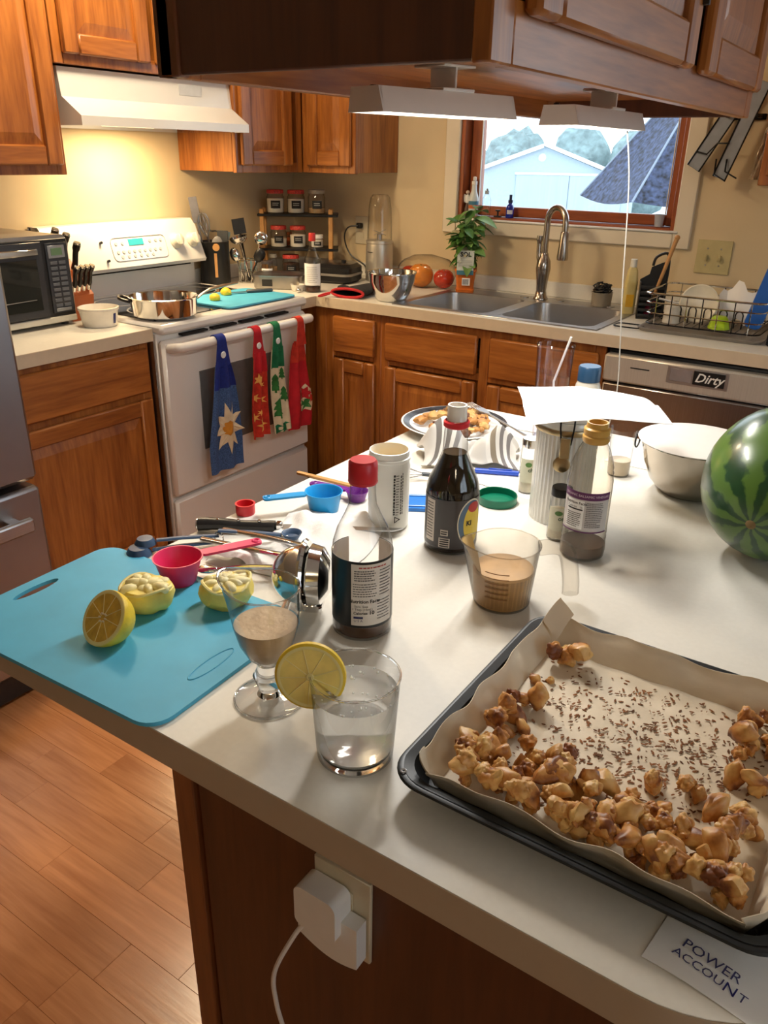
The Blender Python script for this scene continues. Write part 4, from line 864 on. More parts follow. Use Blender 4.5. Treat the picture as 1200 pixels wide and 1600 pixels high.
for i in range(150):
    s_ = stems[i % 9]; t = rl.uniform(.12, 1.0); px, py, pz = s_[0]*t, s_[1]*t, .10+(s_[2]-.10)*t
    if py < .0 and pz < .20: py = abs(py)+.004
    k = (i % 3, 0 if rl.random() < .6 else 1 if rl.random() < .86 else 2); az = rl.uniform(0, 6.28)
    if k not in proto: o = proto[k] = ob('leaf', LG[k[0]], (leafg, lf2, lf3)[k[1]], bp)
    else: o = proto[k].copy(); COL.objects.link(o)
    o.location = (px+.012*math.cos(az+1.6), py+.012*math.sin(az+1.6), pz); o.rotation_euler = (R(rl.uniform(-45, 30)), R(rl.uniform(-25, 25)), az); o.scale = [rl.uniform(.75, 1.15)]*3
# ---- window sill
zs = wz0+.0122
sb_ = root('spray_bottle', 'white spray bottle with blue and orange label on the window sill', 'bottle', (.988, .030, zs), 30)
ob('bottle', lathe([(0, 0), (.020, 0), (.0215, .004), (.0215, .07), (.017, .085), (.012, .10), (.010, .13), (.0, .13)], 20), mk('milky_plastic', (.62, .66, .66), .3), sb_); ob('label_patch', patch(.0222, -1.2, 1.2, .045, .06, 8, .0008), mk('label_blue', (.05, .18, .28), .5), sb_); ob('label_patch', patch(.0222, -1.2, 1.2, .030, .044, 8, .0008), mk('label_orange', (.55, .14, .04), .5), sb_); ob('nozzle', cat(mv(cylz(.012, .125, .14, 12), 0), box(-.007, .007, -.022, .012, .14, .158, .003)), whitep, sb_)
fg = root('angel_figurine', 'small pale figurine with dark skirt in the window corner', 'figurine', (.962, .022, zs+.0), 30)
ob('skirt', lathe([(0, 0), (.016, 0), (.012, .03), (.006, .05), (0, .05)], 16), mk('brown_glaze', (.10, .055, .04), .4), fg); ob('torso', lathe([(0, .048), (.009, .052), (.011, .07), (.006, .085), (0, .086)], 14), whitep, fg); ob('head', mv(ico(.0085, 2), 0, 0, .094), mk('glazed_pink', (.6, .48, .40), .4), fg); ob('wing', xf(ico(1, 2), Matrix.Translation((-.014, .004, .07)) @ Matrix.Diagonal((.010, .003, .018, 1))), whitep, fg); ob('wing', xf(ico(1, 2), Matrix.Translation((.014, .004, .07)) @ Matrix.Diagonal((.010, .003, .018, 1))), whitep, fg)
cb = root('clear_bottle', 'clear plastic bottle with grey pump on the window sill', 'bottle', (1.052, .028, zs), 30)
ob('bottle', lathe([(0, 0), (.018, 0), (.019, .07), (.012, .085), (.008, .095)], 20), glass, cb); ob('pump', cat(mv(cylz(.009, .09, .105, 10), 0), box(-.004, .004, -.016, .004, .105, .113, .002)), mk('grey_pump', (.4, .44, .46), .4), cb)
kb_ = root('black_stopper', 'small black sink stopper standing on the window sill', 'stopper', (1.112, .022, zs)); ob('disc', cylz(.017, 0, .006, 20), black, kb_); ob('post', cylz(.004, .005, .026, 10), black, kb_); ob('cap', mv(cylz(.011, .024, .030, 16), 0), black, kb_)
db = root('dropper_bottle', 'cobalt blue dropper bottle on the window sill', 'bottle', (1.168, .022, zs), 25)
ob('bottle', lathe([(0, 0), (.0155, 0), (.017, .003), (.017, .042), (.012, .052), (.008, .055), (.008, .062), (0, .062)], 24), mk('cobalt_glass', (.005, .02, .30), .06, coat=.5), db); ob('label_patch', patch(.0176, -.7, .7, .016, .032, 6, .0008), mk('tag_white', (.6, .62, .7), .6), db); ob('dropper', cat(mv(cylz(.0095, .06, .072, 14), 0), mv(cylz(.006, .07, .092, 12), 0)), mk('navy_rubber', (.01, .02, .07), .5), db)
sg_ = root('shot_cup', 'small ridged plastic cup at the right of the window sill', 'cup', (1.800, .020, zs)); ob('cup', lathe([(0, 0), (.013, 0), (.015, .002), (.0195, .045), (.021, .046), (.0185, .045), (.013, .004), (0, .004)], 24), mk('frosted_cup', (.42, .42, .46), .3), sg_); ob('contents', lathe([(0, .004), (.014, .004), (.016, .03), (0, .03)], 16), mk('cup_red', (.4, .2, .2), .5), sg_)
# ---- right of the sink
pt = root('scrubber_pot', 'small grey pot holding a black steel scrubber behind the sink', 'pot', (1.660, -.120, ZC+.0042), 20)
ob('pot', lathe([(0, 0), (.036, 0), (.038, .003), (.040, .048), (.042, .052), (.038, .052), (.035, .006), (0, .005)], 28), mk('stoneware', (.30, .26, .20), .5), pt)
scr = []
rs = random.Random(2)
for i in range(34): 
    a = rs.uniform(0, 6.28); q = rs.uniform(.008, .030); z = rs.uniform(.05, .078); scr.append(tube([(q*math.cos(a+t*1.2)+.008*math.sin(t*3+i), q*math.sin(a+t*1.2), z+.010*math.sin(t*2+i)) for t in (0, .5, 1, 1.5, 2.0)], .003, 5))
ob('scrubber', cat(*scr), black, loc=(1.660, -.120, ZC+.0042), label='curly black scrubber heaped in the grey pot', cat_='scrubber', kind='stuff')
ds = root('dish_soap', 'pale yellow dish soap bottle left of the black caddy', 'bottle', (1.800, -.222, ZC), 25)
ob('bottle', loft([(rr2(.020, .014, .010), 0), (rr2(.023, .016, .012), .01), (rr2(.023, .016, .012), .12), (rr2(.018, .013, .010), .16), (rr2(.012, .010, .008), .172)]), mk('soap_yellow', (.62, .50, .20), .3), ds); ob('label_patch', box(-.014, .014, -.0172, -.0158, .03, .075, .0004), mk('soap_label', (.72, .40, .02), .5), ds); ob('cap', mv(cylz(.012, .172, .20, 16), 0), mk('soap_cap', (.70, .68, .60), .4), ds)
cd_ = root('sink_caddy', 'black slatted plastic caddy with a handle beside the dish rack', 'caddy', (1.885, -.235, ZC), 18)
cv = []
def cad(z): return .030+.02*z/.12
slats = [box(-.045, .045, -.045, -.041, .008+i*.020, .018+i*.020, .001) for i in range(6)]
ob('front_wall', cat(*slats, box(-.047, -.041, -.045, -.040, 0, .13), box(-.003, .003, -.046, -.041, 0, .12), box(.041, .047, -.045, -.040, 0, .13)), black, cd_)
ob('back_wall', xf(prism([(-.047, 0), (.047, 0), (.047, .20), (.02, .19), (-.012, .175), (-.016, .15), (-.047, .13)], .041, .045), Matrix.Rotation(R(90), 4, 'X') @ Matrix.Diagonal((1, 1, -1, 1))), black, cd_)
ob('side_wall', cat(box(-.047, -.043, -.041, .041, 0, .125), box(.043, .047, -.041, .041, 0, .13)), black, cd_); ob('base', box(-.045, .045, -.043, .043, 0, .006), black, cd_)
ob('handle', tube(smoothpts([(.045, .043, .12), (.046, .043, .19), (.035, .043, .225), (.0, .043, .21), (-.008, .043, .18)], 4), .005, 8), black, cd_)
db_ = root('dish_brush', 'dish brush with a pale wooden handle leaning in the black caddy', 'brush', (1.878, -.235, ZC+.010), rot=(R(-8), R(10), 0)); ob('handle', tube([(0, 0, .06), (.004, 0, .16), (.008, 0, .275)], [.006, .0065, .008], 10), wd, db_); ob('tip', mv(ico(.010, 2), .008, 0, .28), wd, db_); ob('bristles', mv(cylz(.016, 0, .06, 16), 0), mk('red_bristle', (.30, .02, .06), .8, bump=.5), db_)
# ---- dish rack
dr_ = root('dish_rack', 'chrome and black wire dish rack full of dishes on the counter', 'dish rack', (2.125, -.335, ZC), 0)
rx, ry = .185, .15
ob('drip_tray', loft([(rr2(rx+.01, ry+.02, .03), 0), (rr2(rx+.018, ry+.03, .03), .012), (rr2(rx+.01, ry+.022, .03), .0125), (rr2(rx, ry+.01, .03), .004)]), mk('tray_grey', (.26, .23, .20), .4), dr_)
def ring(z, r_, m, e=0): return ob('rim_wire', tube([(p[0], p[1], z) for p in rrect(-rx-e, rx+e, -ry-e, ry+e, .035, 5)], r_, 6, closed=True), m, dr_)
ring(.125, .0034, chrome, .008); ring(.095, .0024, chrome, .005); ring(.06, .0024, chrome, .002); ring(.025, .0024, blackm)
for i, x in enumerate([-.15+.05*k for k in range(7)]):
    for y in (-ry, ry): ob('upright_wire', tube([(x, y*1.0, .022), (x, y*1.045, .125)], .0019, 6), blackm if i % 2 else chrome, dr_)
for k in range(13): x = -.165+k*.0275; ob('floor_wire', tube([(x, -ry, .024), (x, ry, .024)], .0017, 5), blackm, dr_)
for k in range(5):
    x = -.11+k*.05; ob('plate_prong', tube([(x, -.07, .026), (x, -.07, .07)]+[(x+.012-.012*math.cos(t), -.07, .07+.012*math.sin(t)) for t in (.6, 1.2, 1.8, 2.4)]+[(x+.024, -.07, .07), (x+.024, -.07, .026)], .0022, 6), blackm, dr_)
ob('side_loop', tube([(p[0], p[1], .006) for p in rrect(-.285, -.19, -.17, -.10, .02, 4)], .0025, 6, closed=True), blackm, dr_)
rx_, ry_ = 2.125, -.335
cer = mk('white_ceramic', (.82, .78, .70), .2)
ub = lathe([(0, .052), (.024, .052), (.028, .050), (.030, .044), (.048, .030), (.060, .0), (.057, 0), (.045, .028), (.026, .043), (0, .046)], 36)
ob('cereal_bowl', ub, mk('plate_white', (.74, .74, .72), .25), loc=(2.088, ry_+.045, ZC+.062), rot=(R(16), 0, 0), label='white bowl upside down in the middle of the dish rack', cat_='bowl')
ob('side_plate', lathe([(0, 0), (.045, 0), (.062, .010), (.064, .012), (.060, .013), (.043, .005), (0, .004)], 32), mk('cream_plate', (.72, .66, .52), .3), loc=(2.085, ry_-.030, ZC+.088), rot=(R(74), 0, R(8)), label='small cream plate standing behind the rack prongs', cat_='plate')
nf = lambda s: sheet(lambda u, w: (-.07+.14*u, .03*math.sin(u*6+s)+(w-.5)*.05, .005+.125*w*(1-.9*abs(u-.45))+.012*math.sin(u*17+s)), 10, 6, .001)
ob('crumpled_napkin', nf(.4), paperw, loc=(2.20, ry_+.075, ZC+.026), rot=(0, 0, R(20)), label='crumpled white paper towel behind the plates in the dish rack', cat_='paper towel')
ob('rack_cup', lathe([(0, .058), (.018, .058), (.024, .050), (.028, 0), (.025, 0), (.021, .048), (.0, .054)], 24), mk('speckled_cup', (.62, .58, .50), .4, var=.1), loc=(2.015, ry_-.09, ZC+.026), label='upturned beige cup at the front left of the dish rack', cat_='cup')
lg = lathe([(0, .040), (.020, .040), (.026, .034), (.036, 0), (.033, 0), (.023, .032), (0, .036)], 8); ob('lime_mold', lg, mk('lime_silicone', (.42, .62, .01), .4), loc=(2.175, ry_-.10, ZC+.0262), label='bright lime green silicone cup in the dish rack', cat_='cup')
sr = root('rack_spoon', 'white plastic spoon lying across the left of the dish rack', 'spoon', (2.00, ry_-.03, ZC+.075), 25); ob('handle', tube(smoothpts([(-.05, 0, .02), (0, 0, .01), (.05, 0, 0)], 4), .006, 8, flat=.6), whitep, sr); ob('bowl', xf(ico(1, 2), Matrix.Translation((.07, 0, -.004)) @ Matrix.Diagonal((.026, .019, .009, 1))), whitep, sr)
ob('blue_mat', prism(rrect(-.028, .028, 0, .21, .02), -.003, .003), mk('royal_blue_plastic', (.01, .12, .50), .4), loc=(2.268, ry_-.06, ZC+.031), rot=(R(84), R(14), R(20)), label='upright blue flexible mat in the dish rack', cat_='mat')
bp_ = root('black_pot', 'black pan standing at the right of the dish rack', 'pan', (2.372, ry_+.06, ZC+.001), 0); ob('bowl', lathe([(0, 0), (.04, 0), (.046, .02), (.05, .12), (.052, .122), (.048, .122), (.040, .01), (0, .006)], 28), mk('black_enamel', (.014, .014, .016), .3), bp_); ob('handle', tube(smoothpts([(.046, 0, .10), (.075, 0, .09), (.085, 0, .06), (.048, 0, .03)], 4), .006, 8), black, bp_)
wb = root('wire_basket', 'round black wire cutlery basket at the right picture edge', 'basket', (2.385, -.47, ZC), 0)
ob('wire_frame', cat(*[tube([(.05*math.cos(a), .05*math.sin(a), z) for a in [2*PI*k/20 for k in range(20)]], .002, 6, closed=True) for z in (.003, .035, .07)], *[tube([(.05*math.cos(a), .05*math.sin(a), .003), (.05*math.cos(a), .05*math.sin(a), .07)], .0018, 6) for a in [2*PI*k/12 for k in range(12)]]), blackm, wb); ob('base', cylz(.049, 0, .003), blackm, wb)
sw = root('switch_plate', 'ivory double light switch plate right of the window', 'switch', (2.027, -.001, 1.12)); ivd = mk('aged_ivory', (.52, .44, .22), .4); ob('plate', box(-.062, .062, -.006, 0, -.060, .060, .003), ivd, sw)
for x in (-.024, .024): ob('toggle', xf(box(-.005, .005, -.016, 0, -.010, .010, .002), Matrix.Translation((x, -.005, .0)) @ Matrix.Rotation(R(20), 4, 'X')), ivd, sw); ob('screw', mv(rot(cylz(.003, 0, .0015, 10), 'X', 90), x, -.006, .030), steel, sw); ob('screw', mv(rot(cylz(.003, 0, .0015, 10), 'X', 90), x, -.006, -.030), steel, sw)
# ---- rack hung on the wall right of the window
wr = root('wall_rack', 'black wire rack with two slanted grey metal slats right of the window', 'rack', (0, 0, 0))
slm = mk('grey_slat', (.36, .40, .46), .3, .2, var=.1)
def slat(A, B, wd_, y):
    A, B = Vector(A), Vector(B); d = (B-A).normalized(); n_ = Vector((d.z, 0, -d.x))*wd_
    pts = [A, B, B+n_, A+n_]; v = [(p.x, y, p.z) for p in pts]+[(p.x, y+.004, p.z) for p in pts]
    ob('slat', (v, [(0, 1, 2, 3), (7, 6, 5, 4), (0, 4, 5, 1), (1, 5, 6, 2), (2, 6, 7, 3), (3, 7, 4, 0)]), slm, wr, smooth=False)
    ob('edge_wire', tube([(p.x, y-.001, p.z) for p in pts], .0028, 6, closed=True), blackm, wr)
slat((1.892, 0, 1.435), (2.035, 0, 1.70), .048, -.05); slat((1.992, 0, 1.40), (2.085, 0, 1.70), .045, -.075)
ob('hook_wire', tube([(1.915, -.055, 1.478), (1.955, -.06, 1.470), (1.99, -.08, 1.505), (2.03, -.08, 1.505)], .0028, 6), blackm, wr)
ob('hook_wire', tube([(1.995, -.08, 1.455), (1.997, -.085, 1.405), (2.045, -.12, 1.385)], .0028, 6), blackm, wr); ob('hook_wire', tube([(2.03, -.08, 1.455), (2.032, -.085, 1.415), (2.08, -.12, 1.395)], .0028, 6), blackm, wr)
ob('wall_bracket', cat(box(1.99, 2.12, -.012, -.001, 1.58, 1.60), box(2.00, 2.01, -.08, -.010, 1.585, 1.595), box(2.10, 2.11, -.08, -.010, 1.585, 1.595)), blackm, wr)
ob('shiny_bag', sheet(lambda u, w: (2.135+.035*u-.03*w, -.03-.012*math.sin(u*9+w*5)-.008*math.sin(w*14), 1.56-.17*w), 12, 16, .002), mk('bag_sheen', (.62, .52, .40), .25, .6, var=.2, bump=.4), label='crinkled shiny bag hanging beside the right wall cabinet', cat_='packet')  # stands in for a hanging plastic bag, its shine made metallic
lid_g = root('green_drain_lid', 'small green jar lid lying in the left sink bowl', 'lid', (1.238, -.27, ZC-.1805)); ob('lid', lathe([(0, .008), (.034, .008), (.036, .006), (.036, 0), (.033, 0), (.033, .005), (0, .005)], 28), mk('green_lid', (.0, .12, .06), .35), lid_g)
# ================================================================== THINGS ON THE ISLAND
Z = ZC+.0003
# ---- blue cutting board overhanging the corner
bd = root('cutting_board', 'large turquoise cutting board overhanging the island corner', 'cutting board', (2.008, -2.748, Z), 2)
outer = rrect(-.185, .178, -.128, .130, .028, 6); hole = [(-.160+.0085*math.cos(t), -.012+.034*math.sin(t)) for t in [2*PI*k/28 for k in range(28)]]
bm = bmesh.new(); ov = [bm.verts.new((p[0], p[1], 0)) for p in outer]; hv = [bm.verts.new((p[0], p[1], 0)) for p in hole]
ed = [bm.edges.new((ov[i], ov[(i+1) % len(ov)])) for i in range(len(ov))]+[bm.edges.new((hv[i], hv[(i+1) % len(hv)])) for i in range(len(hv))]
bmesh.ops.triangle_fill(bm, use_beauty=True, edges=ed); ex_ = bmesh.ops.extrude_face_region(bm, geom=bm.faces[:]); bmesh.ops.translate(bm, verts=[e for e in ex_['geom'] if isinstance(e, bmesh.types.BMVert)], vec=(0, 0, .005)); bm.verts.index_update()
bg_ = ([tuple(v.co) for v in bm.verts], [tuple(v.index for v in f.verts) for f in bm.faces]); bm.free()
ob('board', bg_, mk('turquoise_board', (.075, .42, .64), .55), bd, ang=30)
ob('embossed_grip', tube([(.148+.0085*math.cos(t), -.012+.036*math.sin(t), .0052) for t in [2*PI*k/28 for k in range(28)]], .0008, 6, closed=True), mk('turquoise_board', (.075, .42, .64), .55), bd)
ZB = Z+.0053
# ---- lemons
pith = mk('lemon_pith', (.84, .72, .30), .5, var=.06); pulp = mk('lemon_pulp', (.66, .40, .05), .25, var=.22, scale=70, coat=.3); seedm = mk('lemon_seed', (.80, .68, .42), .5)
lh = root('lemon_half', 'fresh cut lemon half tilted up at the front of the board', 'lemon', (2.022, -2.792, ZB+.031), rot=(R(52), 0, R(-4)))
rl_ = .034
ob('rind', lathe([(rl_*.97, 0)]+[(rl_*math.cos(t), -rl_*1.12*math.sin(t)) for t in [R(a) for a in range(5, 90, 9)]]+[(0, -rl_*1.2)], 36), lemr, lh)
ob('cut_rim', lathe([(rl_*.84, .0004), (rl_*.90, .0008), (rl_*.985, -.0006)], 36), pith, lh)
ob('pulp', lathe([(0, .0002), (rl_*.84, .0004)], 36), pulp, lh)
for k in range(9): a = 2*PI*k/9; ob('membrane', tube([(.004*math.cos(a), .004*math.sin(a), .0005), (rl_*.84*math.cos(a), rl_*.84*math.sin(a), .0005)], .0005, 5), pith, lh)
for k in range(6): a = k*1.1; ob('pip', xf(ico(1, 1), Matrix.Translation((.005*math.cos(a), .005*math.sin(a), .001)) @ Matrix.Diagonal((.0024, .0014, .0014, 1))), seedm, lh)
def squeezed(label, loc, rz, seed):
    o = root('squeezed_lemon', label, 'lemon', loc, rz); g = ico(1, 3); v = []
    for p in g[0]:
        q = Vector(p); n_ = noise.noise(q*2.3+Vector((seed, 0, 0)))*.14
        v.append((q.x*.034*(1+n_), q.y*.029*(1+n_), .021+max(-.0208, min(q.z, .35)*.030*(1+n_))))
    ob('rind', (v, g[1]), mk('squeezed_rind', (.80, .64, .14), .5, var=.12, scale=50, bump=.1), o)
    rs_ = random.Random(seed); gs = []
    for k in range(14):
        a = k*.7+rs_.uniform(0, .5); q = .024*math.sqrt(rs_.random()); gs.append(xf(ico(1, 2), Matrix.Translation((q*math.cos(a), q*.85*math.sin(a), .0295+rs_.uniform(0, .004))) @ Matrix.Rotation(a, 4, 'Z') @ Matrix.Diagonal((rs_.uniform(.009, .013), rs_.uniform(.005, .008), rs_.uniform(.004, .008), 1))))
    ob('squeezed_pulp', cat(*gs), mk('pale_pulp', (.82, .73, .38), .4, var=.12, scale=60), o, kind='stuff')
    ob('torn_rim', tube([(.031*(1+.06*math.sin(3*t+seed))*math.cos(t), .0265*(1+.06*math.sin(4*t))*math.sin(t), .031+.004*math.sin(2*t+seed)) for t in [2*PI*k/30 for k in range(30)]], .0022, 6, closed=True), pith, o)
squeezed('squeezed lemon half behind the fresh lemon half', (2.003, -2.712, ZB), 30, 3)
squeezed('squeezed lemon half beside the pink measuring cup', (2.078, -2.648, ZB), 70, 8)
# ---- measuring cups
def mcup(name, label, loc, rz, r0, r1, h, hl, col, tilt=0, flat_=.10):
    m = mk(name+'_plastic', col, .38, var=.04, spec=.5)
    o = root(name, label, 'measuring cup', loc, rot=(R(tilt), 0, R(rz)))
    ob('cup', lathe([(0, 0), (r0*.94, 0), (r0, .002), (r1*.97, h*.93), (r1*1.03, h*.96), (r1*1.04, h), (r1*.98, h), (r1*.92, h*.92), (r0*.92, .003), (0, .003)], 40), m, o)
    v = rrect(r1*.98, r1*.98+hl, -.0085, .0085, .006, 4)
    hd_ = ob('handle', prism(v, h-.004, h-.0005), m, o); ob('hang_ring', mv(lathe([(.003, 0), (.0045, .0012), (.006, 0), (.0045, -.001)], 18), r1+hl-.008, 0, h), m, hd_)
    return o
mcup('pink_measuring_cup', 'pink measuring cup on the turquoise board', (1.985, -2.642, ZB), 62, .022, .032, .037, .085, (.72, .03, .13))
mcup('blue_measuring_cup', 'bright blue measuring cup with hooked handle on the island', (1.990, -2.333, Z), 232, .024, .030, .034, .07, (.01, .27, .60))
mcup('purple_measuring_cup', 'small purple measuring cup behind the blue one', (2.010, -2.268, Z), 190, .014, .019, .018, .07, (.14, .01, .22))
# ---- slate measuring spoons on a ring
sp_ = root('measuring_spoons', 'slate blue measuring spoon set joined on a ring', 'measuring spoons', (1.944, -2.526, Z))
slb = mk('slate_blue_plastic', (.035, .075, .15), .4, var=.06)
def mspoon(ang, ln, r_, z, up_):
    M_ = Matrix.Rotation(R(ang), 4, 'Z')
    h_ = ob('spoon_handle', xf(cat(tube([(0, 0, z), (ln*.5, 0, z+.001), (ln-r_, 0, z)], .005, 8, flat=.45)), M_), slb, sp_)
    pr_ = [(0, 0), (r_*.7, .001), (r_*.97, r_*.55), (r_, r_*.62), (r_*.9, r_*.58), (r_*.62, .003), (0, .002)]
    b_ = lathe(pr_, 24)
    if not up_: b_ = rot(b_, 'X', 180); b_ = mv(b_, 0, 0, r_*.62)
    ob('spoon_bowl', xf(mv(b_, ln, 0, z-.004), M_), slb, sp_)
mspoon(232, .115, .019, .006, False); mspoon(226, .105, .016, .016, False); mspoon(27, .110, .015, .024, True)
ob('ring', tube([(.009*math.cos(t), 0, .012+.009*math.sin(t)) for t in [2*PI*k/18 for k in range(18)]], .001, 5, closed=True), chrome, sp_)
# ---- chef's knife
kf = root('chef_knife', 'black handled knife with three rivets near the pink cap', 'knife', (1.882, -2.507, Z), 32)
hp_ = smoothpts([(0, 0, .011), (.03, 0, .012), (.06, 0, .010), (.10, 0, .010), (.118, 0, .010)], 4)
ob('handle', tube(hp_, [.0115]*3+[.0105]*5+[.0098]*5+[.0105]*4, 10, flat=.9), hm, kf); ob('end_cap', rot(mv(cylz(.0098, -.003, .004, 14), -.010, 0, 0), 'Y', 90), chrome, kf)
ob('tang', box(.004, .118, -.0088, -.0084, .0085, .0115, .0001), chrome, kf)
for x in (.03, .062, .094): ob('rivet', mv(cylz(.0026, .0185, .0212, 12), x, -.001, 0), chrome, kf)
ob('bolster', box(.118, .130, -.007, .007, .003, .018, .003), chrome, kf)
ob('blade', prism([(.130, -.011), (.30, -.004), (.315, .006), (.130, .008)], .009, .011), steel, kf)
rc = root('red_bottle_cap', 'small red plastic bottle cap standing behind the knife', 'cap', (1.896, -2.418, Z)); ob('cap', lathe([(0, 0), (.0145, 0), (.0155, .002), (.0155, .017), (.0165, .018), (.0135, .018), (.013, .002), (0, .002)], 28), mk('red_cap2', (.60, .02, .03), .35), rc)
# ---- paper towel
def tw_(u, w):
    x = 1.965+.16*u+.02*math.sin(w*4); y = -2.575+.22*w+.03*u
    return Vector((x, y, Z+.0012+.0125*(max(0, math.sin(PI*u))*max(0, math.sin(PI*w)))**.35+max(0, .014*math.sin(u*7+w*3)*math.sin(w*6+1)+.004*math.sin(u*21+w*4)+.006*math.sin(w*17+u*5))))
ob('paper_towel', sheet(tw_, 26, 30, .0008), mk('tissue', (.80, .79, .77), .9, var=.03, bump=.3), label='crumpled white paper towel under the knife and spoons', cat_='paper towel')
ms = root('steel_teaspoon', 'thin steel spoon handle lying on the paper towel', 'spoon', (2.0, -2.606, ZB+.003), 30); ob('bowl', xf(ico(1, 2), Matrix.Translation((0, 0, .004)) @ Matrix.Diagonal((.016, .010, .005, 1))), chrome, ms); ob('handle', tube(smoothpts([(.014, 0, .004), (.06, .004, .010), (.115, 0, .013)], 5), .0025, 8), chrome, ms)
# ---- lemon squeezer
lq = root('citrus_squeezer', 'polished steel hand citrus squeezer beside the soy bottle', 'squeezer', (2.145, -2.612, Z+.0065), 28); lq.scale = (1.2, 1.2, 1.2)
dome = lathe([(.031, 0)]+[(.031*math.cos(t), .031*1.02*math.sin(t)) for t in [R(a) for a in range(0, 91, 10)][:-1]]+[(0, .0316)], 30)
ob('press_bowl', xf(dome, Matrix.Translation((.018, 0, .040)) @ Matrix.Rotation(R(-90), 4, 'Y')), chrome, lq)
ob('flange', xf(lathe([(.026, 0), (.036, 0), (.038, .003), (.036, .006), (.026, .006)], 32), Matrix.Translation((.018, 0, .040)) @ Matrix.Rotation(R(90), 4, 'Y')), chrome, lq)
ob('press_cup', xf(lathe([(.030, .008), (.033, .010), (.030, .022), (.018, .030), (0, .031)], 28), Matrix.Translation((.018, 0, .040)) @ Matrix.Rotation(R(90), 4, 'Y')), chrome, lq)
ob('hinge_block', cat(box(.012, .040, -.012, .012, .0, .012, .003), rot(mv(cylz(.005, -.014, .014, 12), 0), 'X', 90)), chrome, lq)
ob('handle_arm', tube(smoothpts([(.02, .030, .045), (-.02, .075, .022), (-.07, .105, .012), (-.13, .125, .0105)], 5), [.006]*6+[.005]*10, 8, flat=.6), chrome, lq); ob('handle_arm', tube(smoothpts([(.03, .032, .045), (.0, .085, .030), (-.05, .125, .018), (-.11, .150, .0125)], 5), [.006]*6+[.005]*10, 8, flat=.6), chrome, lq)
# ---- footed glass pitcher with tan sauce
gp = root('footed_glass', 'small footed glass with spout holding tan dressing', 'glass', (2.246, -2.759, Z), 0)
foot = lathe([(0, 0), (.036, 0), (.0375, .0015), (.036, .003), (.014, .008), (.0105, .012), (.014, .022), (.0165, .030), (.012, .038), (.0105, .046), (.0, .046)], 40)
ob('foot', lathe([(.0, .0005), (.036, .0005), (.0375, .0015), (.036, .003), (.014, .006)], 40), glass, gp); ob('foot_rim', tube([(.0372*math.cos(t), .0372*math.sin(t), .0016) for t in [2*PI*k/44 for k in range(44)]], .0011, 6, closed=True), mk('solid_glass', (.97, .98, .98), .0, trans=1, ior=1.45, var=.01), gp)
ob('stem', lathe([(0, .005), (.013, .0065), (.0105, .012), (.014, .022), (.0165, .030), (.012, .038), (.0105, .046), (.0, .046)], 32), mk('solid_glass', (.97, .98, .98), .0, trans=1), gp)
bwl = [(.0105, .046), (.020, .055), (.0285, .072), (.0335, .092), (.0355, .112), (.0360, .134)]
def spout(g):
    out = []
    for (x, y, z) in g[0]:
        a = math.atan2(y, x); d_ = math.cos(a-R(196)); k = max(0, d_)**6*max(0, (z-.095)/.04)**1.5
        out.append((x*(1+.34*k), y*(1+.34*k), z+.008*k))
    return out, g[1]
ob('bowl', spout(lathe(bwl+[(.0370, .1365), (.0352, .1365), (.0345, .112)], 56)), glass, gp)
ob('rim', spout(([(p[0], p[1], p[2]) for p in tube([(.0362*math.cos(t), .0362*math.sin(t), .136) for t in [2*PI*k/56 for k in range(56)]], .0010, 6, closed=True)[0]], tube([(.0362*math.cos(t), .0362*math.sin(t), .136) for t in [2*PI*k/56 for k in range(56)]], .0010, 6, closed=True)[1])), mk('solid_glass', (.97, .98, .98), .0, trans=1), gp)
ob('dressing', lathe([(0, .0485), (.012, .050), (.0195, .057), (.0275, .073), (.0325, .092), (.0328, .094), (.026, .0945), (.012, .0938), (0, .094)], 40), mk('tan_dressing', (.52, .38, .24), .35, var=.10, scale=60, bump=.25, bscale=90), gp)
# ---- water glass and lemon slice
wg = root('water_glass', 'clear tumbler of sparkling water with a lemon slice on its rim', 'glass', (2.371, -2.776, Z), 0)
ob('glass_wall', lathe([(0, 0), (.0355, 0), (.037, .002), (.0378, .012), (.0425, .0915)], 48), glass, wg)
ob('glass_base', lathe([(0, .0015), (.0345, .0015), (.0352, .004), (.0345, .009), (.030, .011), (0, .0115)], 40), mk('solid_glass', (.97, .98, .98), .0, trans=1), wg)
ob('rim', tube([(.0424*math.cos(t), .0424*math.sin(t), .0915) for t in [2*PI*k/48 for k in range(48)]], .0010, 6, closed=True), mk('solid_glass', (.97, .98, .98), .0, trans=1), wg)
ob('water', lathe([(0, .0122), (.0355, .0122), (.0368, .014), (.0408, .073), (.0406, .0735), (.03, .0732), (0, .0732)], 44), mk('sparkling_water', (.96, .98, .98), .06, trans=.72, ior=1.33, var=.01, bump=.1, bscale=60), wg)
rb_ = random.Random(6); gs = []
for k in range(46):
    a = rb_.uniform(0, 6.28); q = .0395 if k < 22 else .036*math.sqrt(rb_.random()); gs.append(mv(ico(rb_.uniform(.0007, .0016), 1), q*math.cos(a), q*math.sin(a), .0735))
ob('bubbles', cat(*gs), mk('bubble_white', (.9, .92, .92), .1, spec=.8), wg, kind='stuff')
lsz = .0335
lc = root('lemon_slice', 'round lemon slice perched on the rim of the water glass', 'lemon', (2.337, -2.800, ZC+.0915-.001), rot=(R(82), 0, R(28)))
ob('rind', lathe([(lsz*.93, -.0035), (lsz, -.0022), (lsz, .0022), (lsz*.93, .0035), (lsz*.90, .0036), (lsz*.90, -.0036)], 40, R(-35), R(318)), lemr, lc)
ob('flesh', lathe([(.004, -.0034), (lsz*.91, -.0034), (lsz*.91, .0034), (.004, .0034)], 40, R(-35), R(318)), mk('slice_flesh', (.88, .72, .22), .3, var=.10, scale=60, sss=.3), lc)
